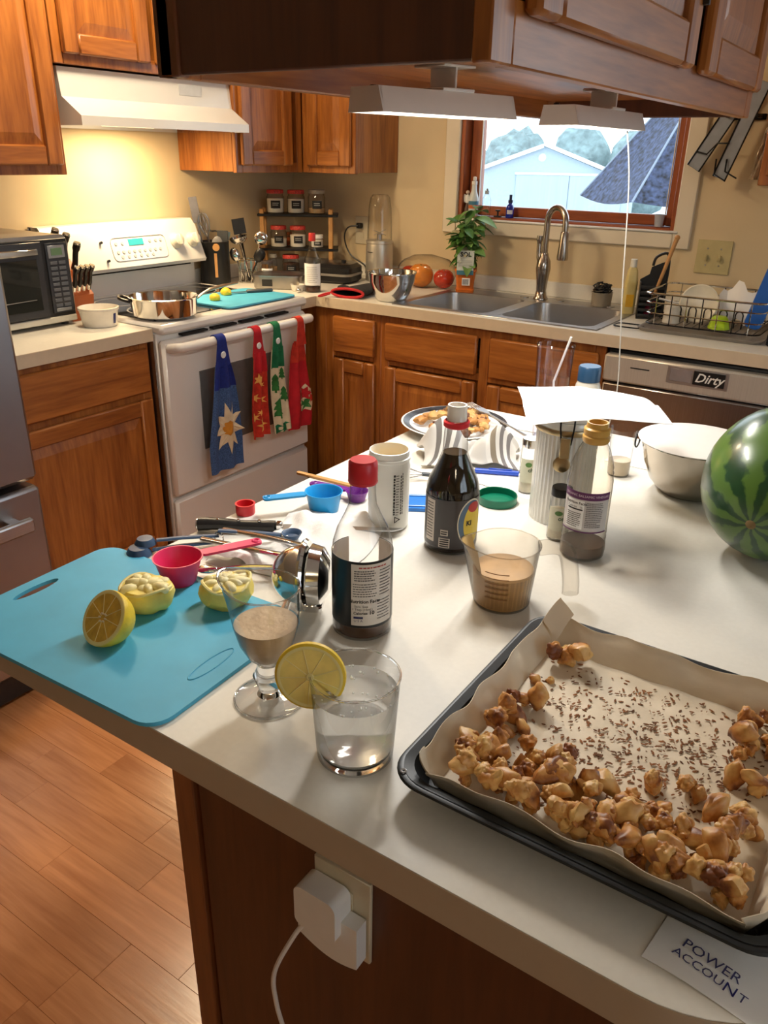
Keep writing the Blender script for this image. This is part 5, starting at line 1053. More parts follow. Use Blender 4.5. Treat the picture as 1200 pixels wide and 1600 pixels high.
ob('core', cylz(.0042, -.0038, .0040, 12), pith, lc)
for s_ in (-1, 1): ob('pith_ring', lathe([(lsz*.84, .0036*s_), (lsz*.88, .0039*s_), (lsz*.93, .0036*s_)], 40, R(-35), R(318)), pith, lc)
for k in range(8): a = R(-20+k*41); ob('membrane', cat(*[tube([(.004*math.cos(a), .004*math.sin(a), .0035*q), (lsz*.86*math.cos(a), lsz*.86*math.sin(a), .0035*q)], .0005, 5) for q in (-1, 1)]), pith, lc)
# ---- soy sauce bottle with red cap
sy = root('soy_sauce_bottle', 'clear glass soy sauce bottle with red cap and printed label', 'bottle', (2.245, -2.586, Z), 32)
ob('glass', lathe([(0, 0), (.033, 0), (.0362, .003), (.0362, .108), (.0352, .118), (.030, .136), (.022, .152), (.0162, .166), (.0150, .180), (.0150, .195)], 44), glass, sy)
ob('soy_sauce', lathe([(0, .004), (.0335, .004), (.0345, .007), (.0345, .018), (0, .018)], 32), mk('soy_dark', (.06, .022, .008), .15), sy)
ob('label_back', patch(.0357, -2.6, 2.6, .021, .1075, 48, .0004), mk('label_paper', (.66, .60, .54), .6), sy)
ob('black_sleeve', patch(.03655, -2.6, 2.6, .020, .108, 48, .0005), mk('sleeve_black', (.010, .012, .014), .3), sy)
lb_ = ob('label_patch', patch(.0371, -.30, 1.15, .024, .105, 20, .0005), mk('label_paper', (.66, .60, .54), .6), sy)
RL = .03765
ob('heading', lines(RL, -.05, .95, .0995, .1025, 1, .0016, seed=21), mk('red_ink', (.4, .06, .05), .7), lb_)
ob('fine_print', cat(lines(RL, -.20, .50, .083, .098, 5, .0013, seed=1), lines(RL, .62, 1.08, .062, .098, 9, .0011, seed=2), lines(RL, -.24, .55, .062, .081, 6, .0010, seed=4), lines(RL, .55, 1.08, .030, .058, 7, .0009, seed=6)), mk('grey_ink', (.10, .09, .09), .7), lb_)
ob('nutrition_heading', text_wrap('Nutrition Facts', .0062, RL, .13, .0565, bold=.00015), ink, lb_)
ob('nutrition_rows', cat(text_wrap('Serv. Size', .0042, RL, .02, .0500), text_wrap('1 Tbsp (15mL)', .0042, RL, .06, .0460), text_wrap('Calories', .0050, RL, .0, .0408, bold=.0001), text_wrap('10', .0068, RL, .36, .0412, bold=.0002)), ink, lb_)
ob('usa_block', cat(patch(RL, -.22, .08, .0335, .0362, 4, .0003), text_wrap('U S A', .0045, RL, -.07, .0305)), mk('navy_ink', (.04, .04, .12), .7), lb_)
ob('cap', lathe([(0, .220), (.0145, .220), (.0166, .217), (.0170, .194), (.0162, .192), (0, .192)], 36), mk('red_cap2', (.60, .02, .03), .35), sy)
ob('cap_ring', lathe([(.0166, .196), (.0173, .1945), (.0166, .193)], 36), mk('red_cap2', (.60, .02, .03), .35), sy)
# ---- dark bottle with open neck
kt = root('dark_sauce_bottle', 'dark brown sauce bottle with open neck and yellow oval label', 'bottle', (2.222, -2.325, Z), 26)
ob('glass', lathe([(.0130, .205), (.0160, .195), (.0180, .150), (.0260, .128), (.0360, .108), (.0385, .096), (.0385, .006), (.0355, .001), (0, 0)], 44), glass, kt)
ob('sauce', lathe([(0, .003), (.0352, .004), (.0375, .010), (.0375, .096), (.0350, .107), (.0250, .127), (.0172, .146), (.0170, .149), (0, .149)], 44), mk('black_sauce', (.006, .004, .004), .08, coat=.4), kt)
ob('label_sleeve', patch(.0390, -2.6, 2.6, .012, .088, 48, .0005), mk('sleeve_grey', (.055, .050, .052), .3), kt)
ob('nutrition_label', patch(.0395, -1.05, -.62, .020, .085, 8, .0005), mk('label_paper', (.66, .60, .54), .6), kt); ob('fine_print', lines(.0399, -1.00, -.67, .024, .082, 13, .0012, seed=5), mk('grey_ink', (.10, .09, .09), .7), kt)
ob('volume_label', patch(.0395, -.34, -.06, .033, .042, 5, .0004), mk('label_paper', (.66, .60, .54), .6), kt); ob('volume_print', lines(.0399, -.32, -.08, .034, .041, 2, .0022, seed=22), ink, kt)
ob('bar_label', patch(.0395, -.40, .02, .014, .029, 5, .0004), mk('label_paper', (.66, .60, .54), .6), kt); ob('bars', cat(*[patch(.0399, -.36, -.02, .0155+.0035*i, .0172+.0035*i, 4, .0003) for i in range(4)]), ink, kt)
def oval(a0, z0, ra, rz_, rad, n=32):
    v = [(rad*math.sin(a0), -rad*math.cos(a0), z0)]+[(rad*math.sin(a0+ra*s*math.cos(2*PI*k/n)), -rad*math.cos(a0+ra*s*math.cos(2*PI*k/n)), z0+rz_*s*math.sin(2*PI*k/n)) for s in (.33, .66, 1) for k in range(n)]
    f = [(0, 1+k, 1+(k+1) % n) for k in range(n)]
    for q in (0, 1): f += [(1+q*n+k, 1+q*n+(k+1) % n, 1+(q+1)*n+(k+1) % n, 1+(q+1)*n+k) for k in range(n)]
    return v, f
ob('oval_border', oval(.86, .052, .60, .037, .0395), mk('label_cream', (.72, .66, .50), .5), kt); ob('oval_blue', oval(.86, .052, .56, .0345, .0398), mk('label_slate', (.10, .16, .24), .5), kt); ob('oval_yellow', oval(.92, .050, .42, .031, .0401), mk('label_yellow', (.72, .52, .05), .5), kt)
ob('oval_red', oval(.92, .076, .26, .008, .0404), mk('label_red', (.45, .04, .03), .5), kt)
ob('oval_lettering', cat(text_wrap('KI', .0105, .0405, .72, .052, bold=.0004)), ink, kt)
ob('neck_ring', lathe([(.0165, .186), (.0185, .188), (.0185, .194), (.0165, .196)], 32), mk('red_cap2', (.60, .02, .03), .35), kt); ob('neck_lip', lathe([(.0135, .196), (.0140, .214), (.0135, .218), (.0112, .218), (.0110, .200)], 32), mk('milky_lip', (.80, .76, .70), .25), kt)
# ---- open white supplement jar
wj = root('white_powder_jar', 'open white plastic jar of yellow powder behind the soy bottle', 'jar', (2.106, -2.318, Z), 25)
ob('jar', lathe([(0, 0), (.029, 0), (.0315, .003), (.0325, .100), (.031, .106), (.0305, .110), (.0328, .112), (.0322, .116), (.0305, .117), (.0305, .126), (.0290, .1265), (.0280, .108), (.0290, .02), (0, .018)], 40), mk('jar_white', (.78, .78, .74), .35, var=.02), wj)
ob('powder', lathe([(0, .095), (.0285, .095), (.027, .104), (.012, .107), (0, .106)], 28), mk('turmeric_powder', (.50, .30, .06), .9, var=.2, bump=.3), wj)
rw_ = random.Random(3)
for a, w_ in ((.36, .10), (.72, .05), (.82, .04)):
    z_ = .030; gs = []
    while z_ < .094: h_ = rw_.uniform(.0025, .006); gs.append(patch(.0330, a, a+w_*rw_.uniform(.7, 1), z_, z_+h_*.7, 2, .0003)); z_ += h_
    ob('side_print', cat(*gs), ink, wj); ob('fine_print', lines(.0331, .48, .64, .028, .096, 16, .0012, seed=7), mk('grey_ink', (.10, .09, .09), .7), wj); ob('recycle_mark', lathe([(.004, 0), (.0055, .0003), (.0065, 0)], 3), ink, wj, (.0165, -.0286, .022), (R(90), 0, R(30)))
# ---- measuring jug with peanut sauce
mj = root('measuring_jug', 'clear plastic measuring cup of tan sauce beside the tray', 'measuring cup', (2.358, -2.429, Z), 20)
fros = thin('frosted_plastic', (.95, .93, .90), .8, .15)
def lip(g):
    out = []
    for (x, y, z) in g[0]:
        a = math.atan2(y, x); k = max(0, math.cos(a-R(192)))**10*max(0, (z-.060)/.025)**1.3; out.append((x*(1+.30*k), y*(1+.30*k), z+.003*k))
    return out, g[1]
ob('cup', lip(lathe([(0, 0), (.035, 0), (.0368, .003), (.0440, .083), (.0455, .0845), (.0432, .0845), (.0362, .006)], 56)), fros, mj)
ob('rim', lip(tube([(.0448*math.cos(t), .0448*math.sin(t), .0845) for t in [2*PI*k/56 for k in range(56)]], .0009, 6, closed=True)), fros, mj)
ob('sauce', lathe([(0, .003), (.0345, .003), (.0362, .006), (.0400, .048), (.038, .0505), (0, .049)], 40), mk('peanut_sauce', (.55, .33, .13), .35, var=.14, scale=30), mj)
ob('sauce_smear', lip(lathe([(.0362, .049), (.0432, .0835), (.0438, .0845)], 16, R(165), R(225))), mk('sauce_film', (.62, .42, .16), .35, var=.1), mj)
ob('graduations', cat(*[patch(lambda z: .0372+.087*z, -.5+.0*i, .25, .022+.0075*i, .0232+.0075*i, 8, .0004) for i in range(6)]), mk('brown_print', (.28, .13, .05), .6), mj)
hs_ = [(.043, .0, .078), (.066, .0, .080), (.080, 0, .070), (.088, 0, .035), (.090, 0, .012)]
ob('handle', tube(smoothpts(hs_, 5), .007, 8, flat=1.6), thin('frosted_plastic', (.95, .93, .90), .8, .15), mj, rot=(0, 0, R(14)))
# ---- balsamic bottle with amber neck
vb = root('vinegar_bottle', 'clear plastic vinegar bottle with amber neck and purple label', 'bottle', (2.394, -2.236, Z), 12)
vr = [(0, 0), (.026, 0), (.0315, .004), (.0325, .015), (.0315, .030), (.0320, .034), (.0312, .038), (.0318, .042), (.0315, .050), (.0315, .120), (.0300, .128), (.0306, .132), (.0292, .136), (.0296, .140), (.0270, .150), (.0210, .166), (.0155, .176), (.0150, .190)]
ob('bottle', lathe(vr, 40), thin('smoky_plastic', (.93, .89, .84), 1.0, .02), vb)
ob('vinegar', lathe([(0, .003), (.026, .003), (.0305, .006), (.0312, .022), (0, .022)], 28), mk('vinegar_brown', (.10, .07, .05), .12), vb)
ob('label_patch', patch(.0321, -1.15, 1.15, .050, .108, 24, .0005), mk('label_grey', (.50, .47, .46), .55), vb); ob('label_band', patch(.0324, -1.15, 1.15, .098, .109, 24, .0005), mk('purple_band', (.10, .015, .09), .5), vb); ob('label_hem', patch(.0324, -1.15, 1.15, .048, .050, 24, .0005), mk('purple_band', (.10, .015, .09), .5), vb)
ob('band_lettering', text_wrap('ORGANIC BALSAMIC VINEGAR', .0050, .0328, .0, .1035), mk('pink_ink', (.62, .48, .58), .6), vb)
ob('facts_panel', patch(.0325, -.85, -.02, .053, .096, 10, .0004), paperw, vb); ob('facts_heading', text_wrap('Nutrition Facts', .0056, .0329, -.44, .092, bold=.0001), ink, vb)
ob('facts_rows', cat(lines(.0329, -.80, -.08, .055, .078, 8, .0010, seed=12), patch(.0328, -.8, -.07, .0815, .0835, 5, .0003), text_wrap('Calories   15', .0045, .0329, -.44, .0862)), ink, vb); ob('side_print', lines(.0326, .08, .85, .056, .095, 14, .0012, seed=13), mk('grey_ink', (.10, .09, .09), .7), vb)
ob('amber_neck', lathe([(.0170, .174), (.0188, .177), (.0188, .183), (.0172, .185), (.0182, .188), (.0182, .194), (.0152, .196), (.0148, .203), (.0125, .203), (.0125, .178)], 36), mk('amber_plastic', (.52, .29, .06), .35, sss=.0), vb)
# ---- canister with wire clasp, paper on top
cn = root('canister', 'ribbed steel canister with wire bail clasp under a paper sheet', 'canister', (2.312, -2.125, Z), 20)
def ribbed(r_, z0, z1, n=44):
    v = []; f = []; m = n*4
    for z in (z0, z1):
        for k in range(m): a = 2*PI*k/m; q = r_+.0006*math.cos(n*a); v.append((q*math.cos(a), q*math.sin(a), z))
    f = [(k, (k+1) % m, m+(k+1) % m, m+k) for k in range(m)]+[tuple(range(m-1, -1, -1)), tuple(range(m, 2*m))]; return v, f
cnm = mk('milky_canister', (.66, .65, .61), .22, .15, var=.04); ob('body', ribbed(.0475, 0, .158), cnm, cn); ob('shoulder', lathe([(.0478, .158), (.0505, .161), (.0505, .167), (.049, .170), (0, .170)], 44), cnm, cn); ob('lid', lathe([(.0485, .1705), (.0500, .173), (.0500, .182), (.046, .188), (0, .190)], 44), mk('lid_white', (.72, .70, .66), .3), cn)
ob('band', lathe([(.0506, .150), (.0515, .152), (.0515, .157), (.0506, .159)], 44), mk('brass_band', (.42, .32, .18), .3, 1), cn)
ob('bail_wire', cat(*[tube(smoothpts([(x, -.049, .186), (x, -.054, .165), (x*.7, -.056, .140)], 4), .0013, 6) for x in (-.011, .009)]), blackm, cn); ob('clasp', cat(box(-.009, .006, -.0585, -.0555, .118, .150, .001), mv(rot(lathe([(0, 0), (.012, 0), (.013, .0015), (.010, .003), (0, .003)], 24), 'X', 90), -.004, -.0545, .108)), mk('brass_band', (.42, .32, .18), .3, 1), cn)
def ppf(u, w):
    x, y = (u-.5)*.205, (w-.5)*.175; d_ = max(0, math.hypot(x, y)-.045); return Vector((x, y, .1935-1.1*d_*d_*(1.6 if x*y > 0 else .4)-.001*math.sin(u*9)))
ob('paper_sheet', sheet(ppf, 14, 12, .0006), paperw, loc=(2.338, -2.115, Z), rot=(0, 0, R(30)), label='white paper sheet lying over the steel canister', cat_='paper')
# ---- two small spice jars
def spj(label, x, y, r_, h, lidm, rz, word, lc_):
    o = root('spice_bottle', label, 'jar', (x, y, Z), rz); ob('glass', lathe([(0, 0), (r_*.95, 0), (r_, .002), (r_, h*.78), (r_*.85, h*.86), (r_*.85, h*.9)], 24), glass, o); ob('contents', lathe([(0, .002), (r_*.92, .003), (r_*.92, h*.55), (0, h*.56)], 20), mk('pale_seasoning', (.66, .60, .46), .9, var=.15, scale=80), o)
    ob('lid', lathe([(0, h), (r_*.9, h), (r_*.96, h-.002), (r_*.96, h*.85), (0, h*.85)], 24), lidm, o); ob('label_patch', patch(r_+.0006, -1.1, 1.1, h*.22, h*.66, 10, .0005), mk('label_ivory', (.66, .64, .50), .6), o)
    ob('leaf_mark', oval(-.15, h*.56, .35, h*.045, r_+.0012, 12), mk('leaf_green_ink', (.10, .22, .06), .6), o); ob('lettering', text_wrap(word, .010, r_+.0012, .1, h*.46, bold=.0003), lc_, o)
spj('spice jar with silver lid left of the canister', 2.227, -2.062, .0155, .098, chrome, 30, 'ch', mk('dark_green_ink', (.05, .09, .04), .6))
spj('spice jar with black lid between the canister and vinegar bottle', 2.343, -2.205, .0165, .084, black, 25, 'os', mk('dark_green_ink', (.05, .09, .04), .6))
ob('green_jar_lid', lathe([(0, .0), (.032, .0), (.0335, .002), (.0335, .014), (.0325, .015), (.0315, .014), (.0315, .003), (0, .003)], 40), mk('green_lid2', (.0, .14, .075), .35), loc=(2.206, -2.135, Z), label='dark green screw lid lying open side up by the canister', cat_='lid')
# ---- tall tumbler, blue capped bottle, small glass at the far end
tm = root('plastic_tumbler', 'tall clear plastic tumbler with a straw at the far island end', 'tumbler', (2.141, -1.775, Z)); ob('cup', lathe([(0, 0), (.028, 0), (.030, .003), (.0365, .19), (.038, .196), (.036, .20)], 36), thin('violet_plastic', (.90, .87, .93), 1.2, .05), tm); ob('base', cylz(.028, .001, .008), mk('solid_glass', (.97, .98, .98), .0, trans=1), tm)
ob('drinking_straw', tube([(2.155, -1.775, Z+.012), (2.140, -1.765, Z+.12), (2.170, -1.775, Z+.215)], .0024, 8), whitep, label='thin white straw leaning in the tall tumbler', cat_='straw')
bb = root('blue_cap_bottle', 'bottle with navy cap behind the paper sheet', 'bottle', (2.205, -1.745, Z)); ob('bottle', lathe([(0, 0), (.027, 0), (.028, .003), (.028, .10), (.024, .12), (.020, .13), (0, .13)], 28), mk('clouded_bottle', (.60, .56, .48), .3), bb); ob('cap', lathe([(0, .158), (.0205, .158), (.0225, .155), (.0225, .128), (0, .128)], 28), mk('navy_cap', (.015, .055, .12), .35), bb)
sg2 = root('small_measuring_glass', 'small clear measuring beaker behind the vinegar bottle', 'beaker', (2.330, -1.885, Z)); ob('glass', lathe([(0, 0), (.018, 0), (.0195, .003), (.0225, .085), (.0245, .09)], 28), glass, sg2); ob('residue', lathe([(0, .003), (.018, .003), (.020, .03), (0, .03)], 20), mk('beige_liquid', (.60, .50, .36), .3), sg2)
# ---- steel bowl with paper cover
sbw = root('covered_bowl', 'steel mixing bowl covered with a pale paper disc beside the watermelon', 'bowl', (2.460, -1.892, Z)); ob('bowl', lathe([(0, 0), (.045, 0), (.052, .002), (.070, .022), (.085, .055), (.092, .090), (.096, .092), (.096, .094), (.091, .094), (.083, .056), (.068, .024), (.05, .005), (0, .004)], 48), mk('warm_steel', (.46, .42, .37), .12, 1, var=.03), sbw); ob('hanging_ring', tube([(-.098, -.012+.014*math.cos(t), .080+.014*math.sin(t)) for t in [2*PI*k/16 for k in range(16)]], .0016, 6, closed=True), blackm, sbw)
ob('bowl_cover', lathe([(0, .0948), (.06, .0950), (.094, .0955), (.0985, .0945), (.0985, .0938), (.094, .0948), (.06, .0944), (0, .0942)], 48), mk('cover_paper', (.70, .67, .64), .35, var=.02), loc=(2.460, -1.892, Z+.0004), label='pale grey paper disc lying over the steel bowl', cat_='cover')
# ---- watermelon
wmn = root('watermelon', 'striped green watermelon at the right edge of the island', 'watermelon', (2.622, -2.068, Z+.1122), rot=(R(101), 0, R(-8)))
m, nt, p = nodes('watermelon_rind'); L = nt.links
tcn = nt.nodes.new('ShaderNodeTexCoord'); sep = nt.nodes.new('ShaderNodeSeparateXYZ'); L.new(tcn.outputs['Object'], sep.inputs[0])
at = nt.nodes.new('ShaderNodeMath'); at.operation = 'ARCTAN2'; L.new(sep.outputs[1], at.inputs[0]); L.new(sep.outputs[0], at.inputs[1])
nz = nt.nodes.new('ShaderNodeTexNoise'); nz.inputs['Scale'].default_value = 26; nz.inputs['Detail'].default_value = 6; L.new(tcn.outputs['Object'], nz.inputs['Vector'])
nm = nt.nodes.new('ShaderNodeMath'); nm.operation = 'MULTIPLY_ADD'; nm.inputs[1].default_value = .9; L.new(nz.outputs[0], nm.inputs[0]); L.new(at.outputs[0], nm.inputs[2])
ml = nt.nodes.new('ShaderNodeMath'); ml.operation = 'MULTIPLY'; ml.inputs[1].default_value = 9; L.new(nm.outputs[0], ml.inputs[0])
sn = nt.nodes.new('ShaderNodeMath'); sn.operation = 'SINE'; L.new(ml.outputs[0], sn.inputs[0])
rp = nt.nodes.new('ShaderNodeValToRGB'); rp.color_ramp.elements[0].position = .30; rp.color_ramp.elements[0].color = (.012, .055, .018, 1); rp.color_ramp.elements[1].position = .58; rp.color_ramp.elements[1].color = (.08, .165, .028, 1)
mr = nt.nodes.new('ShaderNodeMapRange'); mr.inputs[1].default_value = -1; mr.inputs[2].default_value = 1; L.new(sn.outputs[0], mr.inputs[0]); L.new(mr.outputs[0], rp.inputs[0]); L.new(rp.outputs[0], p.inputs['Base Color']); p.inputs['Roughness'].default_value = .28; p.inputs['Coat Weight'].default_value = .15
g = ico(1, 4); ob('rind', ([(q[0]*.1095, q[1]*.1095, q[2]*.128) for q in g[0]], g[1]), m, wmn)
ob('blossom_scar', mv(lathe([(0, .0015), (.004, .001), (.007, -.001), (.008, -.004)], 14), 0, 0, .1285), mk('scar_brown', (.20, .13, .05), .8), wmn)
# ---- plate with food, fork, napkin
plt_ = root('dinner_plate', 'white plate with black patterned rim holding browned food', 'plate', (1.962, -1.845, Z), 0)
ob('plate', lathe([(0, 0), (.062, 0), (.066, .003), (.085, .010), (.112, .020), (.114, .022), (.111, .0225), (.084, .013), (.064, .006), (0, .005)], 48), mk('plate_white', (.74, .74, .72), .25), plt_)
ob('rim_band', lathe([(.0960, .0182), (.1095, .0230)], 48), mk('rim_black', (.03, .032, .04), .3, var=.8, scale=55), plt_)
rf = random.Random(14); FM = [mk('browned_veg', (.42, .19, .05), .55, var=.4, scale=70), mk('golden_veg', (.55, .32, .11), .55, var=.3, scale=70), mk('dark_veg', (.10, .035, .015), .5, var=.3)]
for i in range(80):
    a = rf.uniform(0, 6.28); q = .075*math.sqrt(rf.random()); s_ = rf.uniform(.006, .013); g = ico(1, 2); sd = i*3.1
    v = [tuple((Vector(p_)*(1+.6*noise.noise(Vector(p_)*2.2+Vector((sd, 0, 0))))).to_tuple()) for p_ in g[0]]
    ob('food_morsel', ([(p_[0]*s_*1.3, p_[1]*s_, p_[2]*s_*.8) for p_ in v], g[1]), FM[rf.choice((0, 0, 1, 2))], loc=(1.962+q*math.cos(a), -1.845+q*math.sin(a), Z+.017+(.075-q)*.30+rf.uniform(0, .006)), rot=(0, 0, rf.uniform(0, 6.28)), label='browned roasted morsel heaped on the black rimmed plate', cat_='food', group='roasted food on the plate')
fk = root('dinner_fork', 'steel fork resting over the right side of the plate', 'fork', (2.068, -1.812, Z+.024), rot=(0, R(-7), R(160)))
ob('handle', tube([(-.06, 0, .0), (0, 0, .002), (.06, 0, .004)], [.0055, .0035, .003], 8, flat=.35), steel, fk); ob('head', prism([(.058, -.003), (.075, -.010), (.090, -.010), (.090, .010), (.075, .010), (.058, .003)], .003, .005), steel, fk)
for k in range(4): ob('tine', box(.089, .125, -.0095+k*.0055, -.0070+k*.0055, .003, .0048, .0005), steel, fk)
# striped dish towel: one cloth ridge with stripes running across it
m, nt, p = nodes('striped_towel'); L = nt.links
tcn = nt.nodes.new('ShaderNodeAttribute'); tcn.attribute_name = 'stripe'; 
rp = nt.nodes.new('ShaderNodeValToRGB'); rp.color_ramp.interpolation = 'CONSTANT'
cols = [(0, (.56, .53, .49)), (.12, (.15, .135, .125)), (.17, (.62, .60, .56)), (.22, (.15, .135, .125)), (.27, (.62, .60, .56)), (.31, (.19, .18, .18)), (.36, (.52, .50, .47)), (.68, (.62, .60, .56)), (.72, (.22, .18, .13)), (.77, (.62, .60, .56)), (.81, (.17, .155, .15)), (.85, (.62, .60, .56)), (.89, (.17, .155, .15)), (.93, (.56, .53, .49))]
el = rp.color_ramp.elements
el[0].position = 0; el[0].color = (*cols[0][1], 1); el[1].position = cols[1][0]; el[1].color = (*cols[1][1], 1)
for (po, c_) in cols[2:]: e_ = el.new(po); e_.color = (*c_, 1)
L.new(tcn.outputs['Fac'], rp.inputs[0]); L.new(rp.outputs[0], p.inputs['Base Color']); p.inputs['Roughness'].default_value = .9
nb = nt.nodes.new('ShaderNodeTexNoise'); nb.inputs['Scale'].default_value = 300; bb_ = nt.nodes.new('ShaderNodeBump'); bb_.inputs['Strength'].default_value = .3; bb_.inputs['Distance'].default_value = .001; L.new(nb.outputs[0], bb_.inputs['Height']); L.new(bb_.outputs[0], p.inputs['Normal'])
NU, NV = 60, 26
def dt(u, w):
    # u along the ridge (camera left to right), w from back hem over the ridge to front hem
    L_ = .185; cx, cy = 2.072, -1.985; d = Vector((.86, .51, 0)); nrm = Vector((.51, -.86, 0))
    hgt = .074*math.exp(-((u-.20)/.19)**2)+.060*math.exp(-((u-.80)/.20)**2)+.016*math.sin(PI*u)
    t = (w-.5)*2; prof_ = math.exp(-(t*1.55+.25*math.sin(u*7))**2)
    q = Vector((cx, cy, Z+.003))+d*((u-.5)*L_+.008*math.sin(t*3+u*4))+nrm*(t*.046+.012*math.sin(u*9)+.006*math.sin(u*19+t*2))
    wr_ = noise.noise(Vector((u*7, t*2.2, 3)))*.012+noise.noise(Vector((u*15, t*4, 9)))*.005
    q.z = max(Z+.003, q.z+hgt*prof_+wr_*min(1, prof_*1.8)); return q
stw = ob('dish_towel', sheet(dt, NU, NV, .003), m, label='crumpled cream dish towel with grey stripes in front of the plate', cat_='towel')
at_ = stw.data.attributes.new('stripe', 'FLOAT', 'POINT'); vals = []
for rep in range(2):
    for i in range(NU+1):
        for j in range(NV+1): vals.append(min(.999, max(0, i/NU+.10*(j/NV-.5)*(1 if i < NU*.5 else -.3))))
if len(vals) == len(stw.data.vertices): at_.data.foreach_set('value', vals)
# ---- papers, pen, skewer, blue lid, whisk
ob('paper_sheet', sheet(lambda u, w: (2.105+.14*u+.02*w, -2.075+.14*w-.02*u, Z+.0006+.0006*math.sin(u*5)), 6, 6, .0005), paperw, rot=(0, 0, 0), label='white paper sheet under the blue pen', cat_='paper')
ob('paper_sheet', sheet(lambda u, w: (2.06+.18*u, -1.755+.085*w+.01*u, Z+.0008+.0006*math.sin(u*6)), 6, 4, .0005), paperw, label='white paper sheet beyond the plate at the far island edge', cat_='paper')
ob('paper_sheet', sheet(lambda u, w: (2.285+.11*u, -1.83+.15*w, Z+.0006+.0008*math.sin(w*6)), 6, 6, .0005), paperw, label='white envelope beside the covered steel bowl', cat_='paper')
pn = root('ballpoint_pen', 'blue ballpoint pen in front of the striped towel', 'pen', (2.118, -2.038, Z+.0066), 24); blu = mk('pen_blue', (.02, .07, .45), .3); ob('barrel', rot(cylz(.0048, -.005, .075, 14), 'Y', 90), blu, pn); ob('clip', box(.02, .062, -.0015, .0015, .0048, .0066, .0005), blu, pn); ob('tip', rot(lathe([(.0045, 0), (.0012, -.012), (0, -.013)], 12), 'Y', 90), steel, pn)
ob('stir_stick', xf(prism(rrect(-.075, .075, -.0045, .0045, .004), 0, .004), Matrix.Identity(4)), wd, loc=(1.925, -2.228, Z), rot=(0, 0, R(3)), label='flat wooden stir stick at the island edge', cat_='stick')
blid = root('blue_container_lid', 'blue plastic container lid behind the white jar', 'lid', (2.105, -2.222, Z), 32); ob('plate', prism(rrect(-.045, .045, -.030, .030, .012), 0, .006), mk('lid_blue', (.02, .16, .52), .35), blid); ob('ridge', tube([(q[0], q[1], .0065) for q in rrect(-.036, .036, -.022, .022, .010)], .002, 6, closed=True), mk('lid_blue', (.02, .16, .52), .35), blid)
whk = root('flat_whisk', 'small steel whisk lying behind the white jar', 'whisk', (2.055, -2.125, Z+.012), 205); ob('wires', xf(whisk_head(), Matrix.Rotation(R(90), 4, 'Y') @ Matrix.Diagonal((.4, .8, .8, 1))), steel, whk); ob('handle', rot(cylz(.004, -.05, .004, 10), 'Y', 90), mk('slate_handle', (.06, .07, .08), .4), whk)
# ---- handwritten note under the tray
nt_ = root('handwritten_note', 'white note with blue handwriting partly under the baking tray', 'note', (2.728, -2.800, Z+.0002), -8)
ob('sheet', sheet(lambda u, w: (-.052+.115*u, -.042+.07*w+.010*u-.012*u*u, .0004+.0006*math.sin(u*7)), 10, 6, .0004), paperw, nt_)
inkb = mk('blue_pen_ink', (.05, .05, .16), .7); inkd = mk('dark_blue_ink', (.01, .01, .14), .7)
def flat_text(s_, size, x, y, z, a): g = text(s_, size); return xf((g[0], g[1]), Matrix.Translation((x, y, z)) @ Matrix.Rotation(R(a), 4, 'Z'))
ob('handwriting', flat_text('POWER', .0125, -.012, -.012, .0018, -4), inkb, nt_, smooth=False); ob('handwriting', flat_text('ACCOU', .0105, -.018, -.023, .0018, -4), inkb, nt_, smooth=False); ob('bold_letter', flat_text('N', .0125, .006, -.0255, .0020, -4), inkd, nt_, smooth=False); ob('handwriting', flat_text('T', .0105, .015, -.0265, .0018, -4), inkb, nt_, smooth=False)
# ---- baking tray with parchment and roasted cauliflower
TX, TY = 2.595, -2.640; HX, HY = .1675, .172
ty_ = root('baking_tray', 'black nonstick baking tray of roasted cauliflower at the island corner', 'baking tray', (TX, TY, Z+.0018), 0)
rrt = lambda a, b, r_: rrect(-a, a, -b, b, r_, 8)
def loft_open(rings):
    v = []; f = []; rw = []
    for (ring, z) in rings: rw.append(list(range(len(v), len(v)+len(ring)))); v += [(q[0], q[1], z) for q in ring]
    for A, B in zip(rw, rw[1:]): f += [(A[i], A[(i+1) % len(A)], B[(i+1) % len(A)], B[i]) for i in range(len(A))]
    return v, f, rw
v, f, rw = loft_open([(rrt(HX-.028, HY-.028, .02), 0), (rrt(HX-.022, HY-.022, .024), .002), (rrt(HX-.010, HY-.010, .03), .026), (rrt(HX-.004, HY-.004, .034), .0285), (rrt(HX, HY, .036), .0275), (rrt(HX+.001, HY+.001, .036), .0255), (rrt(HX-.003, HY-.003, .034), .0255), (rrt(HX-.008, HY-.008, .032), .0262)][::1])
v2, f2, rw2 = loft_open([(rrt(HX-.030, HY-.030, .02), .0015), (rrt(HX-.024, HY-.024, .024), .0032), (rrt(HX-.012, HY-.012, .03), .027), (rrt(HX-.004, HY-.004, .034), .0290)])
trm = mk('dark_nonstick', (.030, .034, .038), .38, .4, var=.15, scale=30)
ob('pan', (v, f+[tuple(rw[0][::-1])]), trm, ty_); ob('inner_lining', (v2, f2+[tuple(rw2[0])]), trm, ty_)
ob('rivet_hole', mv(lathe([(.0012, .0292), (.0022, .0296), (.0032, .0292)], 16), -HX+.014, -HY+.012), steel, ty_)
pmm = mk('parchment', (.70, .61, .47), .6, var=.10, scale=14, bump=.15, bscale=60)
